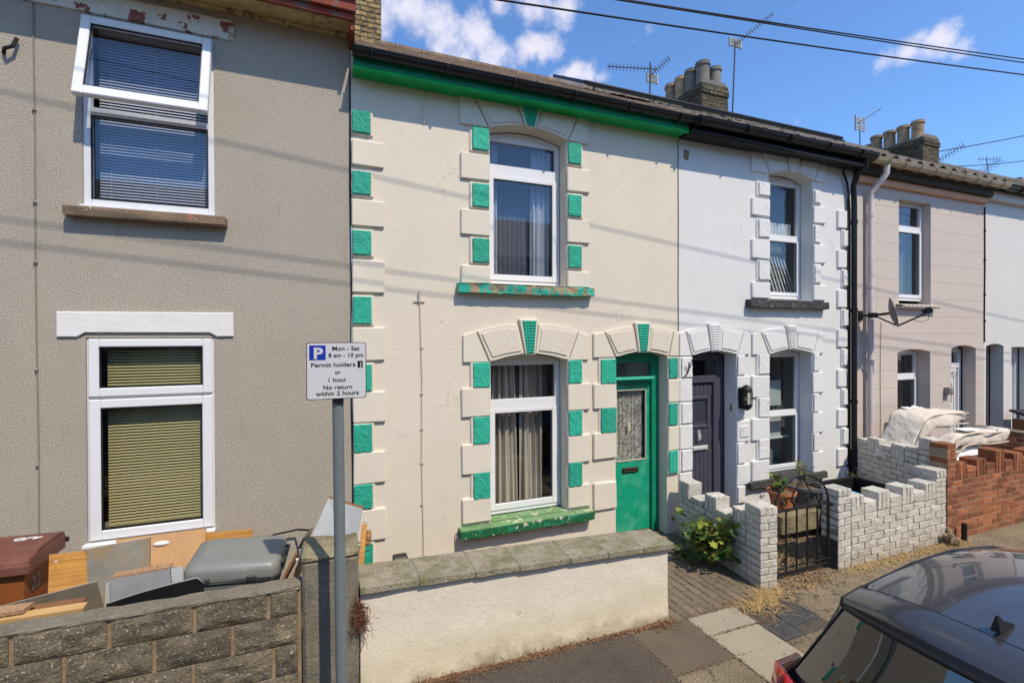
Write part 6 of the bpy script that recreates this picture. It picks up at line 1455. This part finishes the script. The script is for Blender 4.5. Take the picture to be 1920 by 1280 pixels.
# ------------------------------------------------------------------ mattresses in the pink house's yard
def bent(t, path, y0, y1, th, m, mb, rnd=.05):
    n = len(path); b = B(); prof = []
    cs = [(0, rnd*.6), (rnd*.25, rnd*.2), (rnd, 0)]
    def ringpts(i):
        p = Vector((path[i][0], 0, path[i][1])); tg = Vector((path[min(i+1, n-1)][0]-path[max(i-1, 0)][0], 0, path[min(i+1, n-1)][1]-path[max(i-1, 0)][1])).normalized(); nr = Vector((-tg.z, 0, tg.x))
        P = []
        for yy, hh in rrect(y0, y1, -th/2, th/2, rnd, 3): q = p+nr*hh; P.append((q.x, yy, q.z))
        return P
    rings = [[b.bm.verts.new(q) for q in ringpts(i)] for i in range(n)]
    for a, c in zip(rings, rings[1:]):
        k = len(a)
        for i in range(k): b.bm.faces.new((a[i], a[(i+1) % k], c[(i+1) % k], c[i]))
    b.bm.faces.new(rings[0][::-1]); b.bm.faces.new(rings[-1])
    for v in b.bm.verts: v.co += noise.noise_vector(v.co*3.2)*.055+noise.noise_vector(v.co*9)*.02
    o = b.done('ticking', m, t, smooth=True, sharp=60)
    for hh in (-th/2+.012, th/2-.012):
        b = B(); L1 = []
        for i in range(n):
            p = Vector((path[i][0], 0, path[i][1])); tg = Vector((path[min(i+1, n-1)][0]-path[max(i-1, 0)][0], 0, path[min(i+1, n-1)][1]-path[max(i-1, 0)][1])).normalized(); nr = Vector((-tg.z, 0, tg.x)); q = p+nr*hh; L1.append((q.x, y0-.002, q.z))
        b.tube(L1, .012, 6); b.done('piping', mb, t, smooth=True)
    return o
def curve(pts, n=6):
    out = []
    for i in range(len(pts)-1):
        p0, p1, p2, p3 = pts[max(i-1, 0)], pts[i], pts[i+1], pts[min(i+2, len(pts)-1)]
        for k in range(n):
            u = k/n; out.append(tuple(.5*((2*p1[j])+(-p0[j]+p2[j])*u+(2*p0[j]-5*p1[j]+4*p2[j]-p3[j])*u*u+(-p0[j]+3*p1[j]-3*p2[j]+p3[j])*u**3) for j in (0, 1)))
    return out+[pts[-1]]
t = thing('mattress', 'grubby cream mattress folded over the white party wall, the upper one', 'mattress', (8.3, -.7, .6))
bent(t, curve([(7.74, .80), (7.90, 1.03), (8.06, 1.28), (8.2, 1.37), (8.5, 1.39), (9.1, 1.37)]), -.95, -.45, .18, MATTR, MATTS)
t = thing('mattress', 'cream mattress with torn end and white label, sagging below the upper one', 'mattress', (8.6, -1.0, .6))
bent(t, curve([(7.85, .78), (8.08, .98), (8.30, 1.13), (8.6, 1.16), (9.0, 1.13), (9.45, 1.13)]), -1.26, -.98, .18, MATTR, MATTS)
b = B(); b.slab((8.50, -1.2, 1.265), (8.85, -1.2, 1.255), (8.9, -1.03, 1.258), (8.55, -1.03, 1.268), -.006); b.done('label', LABELW, t)
b = B(); b.slab((9.2, -1.25, 1.235), (9.56, -1.15, 1.13), (9.55, -.98, 1.21), (9.15, -.98, 1.24), -.01); b.done('torn_lining', BLUEGR, t)
b = B(); nx, ny = 16, 10; g = []
for j in range(ny+1):
    row = []
    for i in range(nx+1):
        u, v = i/nx, j/ny; x = 8.75+.55*u+.05*v; y = -.62+.42*v; z = 1.36+.10*v-.05*u+.05*abs(noise.noise(Vector((x*5, y*8, 0))))+.02*noise.noise(Vector((x*14, y*14, 2))); row.append(b.bm.verts.new((x, y, z)))
    g.append(row)
for a, c in zip(g, g[1:]):
    for i in range(nx): b.bm.faces.new((a[i], a[i+1], c[i+1], c[i]))
o = b.done('torn_cover', DUVET, t); md = o.modifiers.new('thick', 'SOLIDIFY'); md.thickness = .012
t = thing('duvet', 'crumpled white duvet lying behind the red castellated wall', 'duvet', (8.9, -1.1, .6))
b = B(); nx, ny = 48, 26; g = []
for j in range(ny+1):
    row = []
    for i in range(nx+1):
        u, v = i/nx, j/ny; x = 7.75+1.85*u; y = -1.32+.62*v; e = (math.sin(math.pi*min(max(u, .0), 1))**.55)*(math.sin(math.pi*(.12+.88*v*.9))**.5)
        z = .62+.42*e+.045*noise.noise(Vector((x*4, y*9, 0)))+.02*noise.noise(Vector((x*11, y*18, 4))); row.append(b.bm.verts.new((x, y, z)))
    g.append(row)
for a, c in zip(g, g[1:]):
    for i in range(nx): b.bm.faces.new((a[i], a[i+1], c[i+1], c[i]))
du = b.done('cover', DUVET, t, smooth=True); md = du.modifiers.new('thick', 'SOLIDIFY'); md.thickness = .05
t = thing('rubbish_heap', 'pile of dark sacks under the mattresses in the pink yard', 'rubbish', (8.6, -.8, 0))
b = B()
for x_, y_, r in ((8.0, -.8, .4), (8.6, -.75, .45), (9.2, -.85, .45), (8.4, -1.1, .35)): b.ball((x_, y_, r*.85), r, (1, .7, 1))
b.done('sacks', mat('dark_sack', (.05, .05, .055), .6), t, smooth=True)
t = thing('drain_stub', 'short black pipe stub standing before the red wall', 'pipe stub', (7.56, -1.63, 0))
b = B(); b.tube([(7.56, -1.63, 0), (7.56, -1.63, .235)], .03, 12); b.done('pipe', BLACKP, t, smooth=True, sharp=50)
t = thing('broken_rubble', 'broken cement rubble at the foot of the white and red wall joint', 'rubble', (7.28, -1.6, 0))
b = B()
for i in range(14):
    c = (7.28+random.gauss(0, .07), -1.60+random.gauss(0, .03), .03+.02*random.random()*i*.5); r = random.uniform(.03, .06)
    b.ball(c, r, (1, .8, 1), 7, 5)
for v in b.bm.verts: v.co += noise.noise_vector(v.co*20)*.02
b.done('lumps', BMORT, t)

# ------------------------------------------------------------------ parked car
CAR = thing('parked_car', 'charcoal hatchback parked along the kerb, its glossy roof mirroring the houses', 'car', (2.0, -4.16, -.11))
yc = -4.12
#        x      z     half  crown  dx(edge)
PR = [(2.10, .12, .78, .00, .10), (2.02, .32, .76, .00, .14), (2.01, .52, .76, .00, .16), (2.04, .68, .75, .01, .16), (2.06, .80, .74, .02, .15),
      (2.07, .882, .71, .012, .13), (2.21, 1.315, .51, .03, .09), (2.235, 1.35, .52, .05, .07), (2.255, 1.378, .52, .055, .06), (2.42, 1.403, .525, .06, .03), (2.432, 1.402, .525, .06, .03),
      (2.87, 1.455, .53, .065, .0), (3.25, 1.465, .53, .065, -.02), (3.67, 1.425, .525, .065, -.04), (4.0, 1.33, .55, .06, -.06), (4.65, .98, .68, .03, -.16), (4.85, .92, .75, .02, -.2), (5.6, .80, .78, .03, -.3), (5.85, .62, .80, .02, -.3), (5.88, .32, .80, 0, -.3), (5.8, .12, .78, 0, -.28)]
PR = [(a_+.06, b_, c_, d_, e_) for a_, b_, c_, d_, e_ in PR]
NV = 14
def pp(i, v):
    x, z, hwid, cr_, dx = PR[i]; a = abs(v); return Vector((x+dx*a**2.5, yc+hwid*v, z-cr_*a**2.6))
def strip(i0, i1, v0=-1, v1=1, out=0, nv=NV):
    b = B(); vs_ = []
    for i in range(i0, i1+1): vs_.append([b.bm.verts.new(pp(i, v0+(v1-v0)*k/nv)) for k in range(nv+1)])
    for a, c in zip(vs_, vs_[1:]):
        for k in range(nv): b.bm.faces.new((a[k], a[k+1], c[k+1], c[k]))
    if out:
        bmesh.ops.recalc_face_normals(b.bm, faces=b.bm.faces[:]); b.bm.normal_update()
        for v in b.bm.verts: v.co += Vector((0, 0, out))
    return b
b = strip(0, 3); b.done('bumper', CARB, CAR, smooth=True)
b = strip(3, 5); b.done('tailgate', CARP, CAR, smooth=True)
b = strip(5, 6, -.985, .985, nv=24)
bmesh.ops.subdivide_edges(b.bm, edges=[e for e in b.bm.edges if abs(e.verts[0].co.x-e.verts[1].co.x) > .1], cuts=8)
for v in b.bm.verts:
    u = (v.co.x-2.13)/.14; bl = .007*math.sin(math.pi*min(max(u, 0), 1)); v.co.x -= bl*.8; v.co.z += bl*.5
b.done('rear_window', CARG, CAR, smooth=True)
b = B()
for s_ in (-1, 1): b.tube([pp(5, s_*.985), pp(6, s_*.985)], .007, 6)
b.tube([pp(6, -.98+1.96*k/20)+Vector((-.004, 0, .004)) for k in range(21)], .014, 6); b.done('window_surround', CARB, CAR, smooth=True)
b = strip(7, 9); b.done('spoiler', CARP, CAR, smooth=True)
b = strip(6, 7); b.done('spoiler_lip', CARB, CAR, smooth=True)
b = B(); b.tube([pp(9, -1+2*k/20)+Vector((.007, 0, -.010)) for k in range(21)], .010, 6); b.done('roof_seam', CARB, CAR)
b = strip(10, 14, nv=24); o = b.done('roof', CARP, CAR, smooth=True)
md = o.modifiers.new('sub', 'SUBSURF'); md.levels = 2; md.render_levels = 2
b = strip(14, 15); b.done('windscreen', CARG, CAR, smooth=True)
b = strip(15, 17); b.done('bonnet', CARP, CAR, smooth=True)
b = strip(17, 20); b.done('front_bumper', CARP, CAR, smooth=True)
for s_ in (-1, 1):
    # roof rail, side glass, flank
    xs_ = [(i, pp(i, s_)) for i in range(6, 16)]
    b = B(); prev = None
    belt = lambda x: Vector((x, yc+s_*(.68+.18*min(max((x-2.2)/.8, 0), 1) if x < 4.7 else .82), .885-.02*(x-2)*.3))
    up_, lo_ = [], []
    for i, p in xs_:
        up_.append(b.bm.verts.new(p+Vector((0, s_*.004, -.012)))); lo_.append(b.bm.verts.new(belt(max(p.x, 2.2))))
    for k in range(len(up_)-1): b.bm.faces.new((up_[k], up_[k+1], lo_[k+1], lo_[k]))
    b.done('side_window', CARG, CAR, smooth=True)
    b = B(); b.tube([p+Vector((0, s_*.002, -.006)) for i, p in xs_], .009, 6); b.done('roof_rail', CARB, CAR, smooth=True)
    b = B(); top = [belt(x) for x in (2.12, 2.4, 2.8, 3.4, 4.0, 4.6, 5.0, 5.6)]; rows = [top]
    for f_, dy in ((.66, .05), (.4, .06), (.12, .02)): rows.append([Vector((p.x, p.y+s_*dy*.6, f_ if f_ < .5 else f_)) for p in top])
    vr = [[b.bm.verts.new(p) for p in r] for r in rows]
    for a, c in zip(vr, vr[1:]):
        for k in range(len(a)-1): b.bm.faces.new((a[k], a[k+1], c[k+1], c[k]))
    b.done('flank', CARP, CAR, smooth=True)
    # tail lamp wrapping the corner
    b = B(); A_ = [pp(3, s_*.70), pp(3, s_*1.0), Vector((2.42, yc+s_*.79, .70))]; D_ = [pp(5, s_*.88)+Vector((-.005, 0, -.01)), pp(5, s_*1.0)+Vector((.0, s_*.03, .0)), Vector((2.42, yc+s_*.745, .87))]
    offs = Vector((-.022, s_*.012, .008))
    va = [b.bm.verts.new(p+offs) for p in A_]; vd = [b.bm.verts.new(p+offs) for p in D_]; vm = [b.bm.verts.new((a+d)/2+offs*1.6) for a, d in zip(A_, D_)]
    for k in range(2): b.bm.faces.new((va[k], va[k+1], vm[k+1], vm[k])); b.bm.faces.new((vm[k], vm[k+1], vd[k+1], vd[k]))
    o = b.done('tail_lamp', REDL, CAR, smooth=True); md = o.modifiers.new('thick', 'SOLIDIFY'); md.thickness = .03
    for x_ in (2.75, 5.1):
        b = B(); b.tube([(x_, yc+s_*.70, .21), (x_, yc+s_*.89, .21)], .315, 28); wh = b.done('wheel', TYRE, CAR, smooth=True, sharp=40)
        b = B(); b.tube([(x_, yc+s_*.885, .21), (x_, yc+s_*.897, .21)], .21, 24); b.done('rim', ALLOY, wh, smooth=True, sharp=40)
b = B(); fx_, fz = 2.55, 1.430
P_ = [(fx_-.05, -.012), (fx_+.085, -.012), (fx_+.05, .006), (fx_+.0, .022), (fx_-.03, .052), (fx_-.043, .052)]
wd_ = [.017, .006, .010, .006, .0025, .0025]
L_ = [b.bm.verts.new((x, yc-w, fz+h)) for (x, h), w in zip(P_, wd_)]; R_ = [b.bm.verts.new((x, yc+w, fz+h)) for (x, h), w in zip(P_, wd_)]
b.bm.faces.new(L_); b.bm.faces.new(R_[::-1])
for k in range(6): b.bm.faces.new((L_[k], R_[k], R_[(k+1) % 6], L_[(k+1) % 6]))
b.done('roof_antenna', CARB, CAR)
b = B(); b.box(1.9, 5.6, yc-.76, yc+.76, .02, .12); b.done('underbody', CARB, CAR)
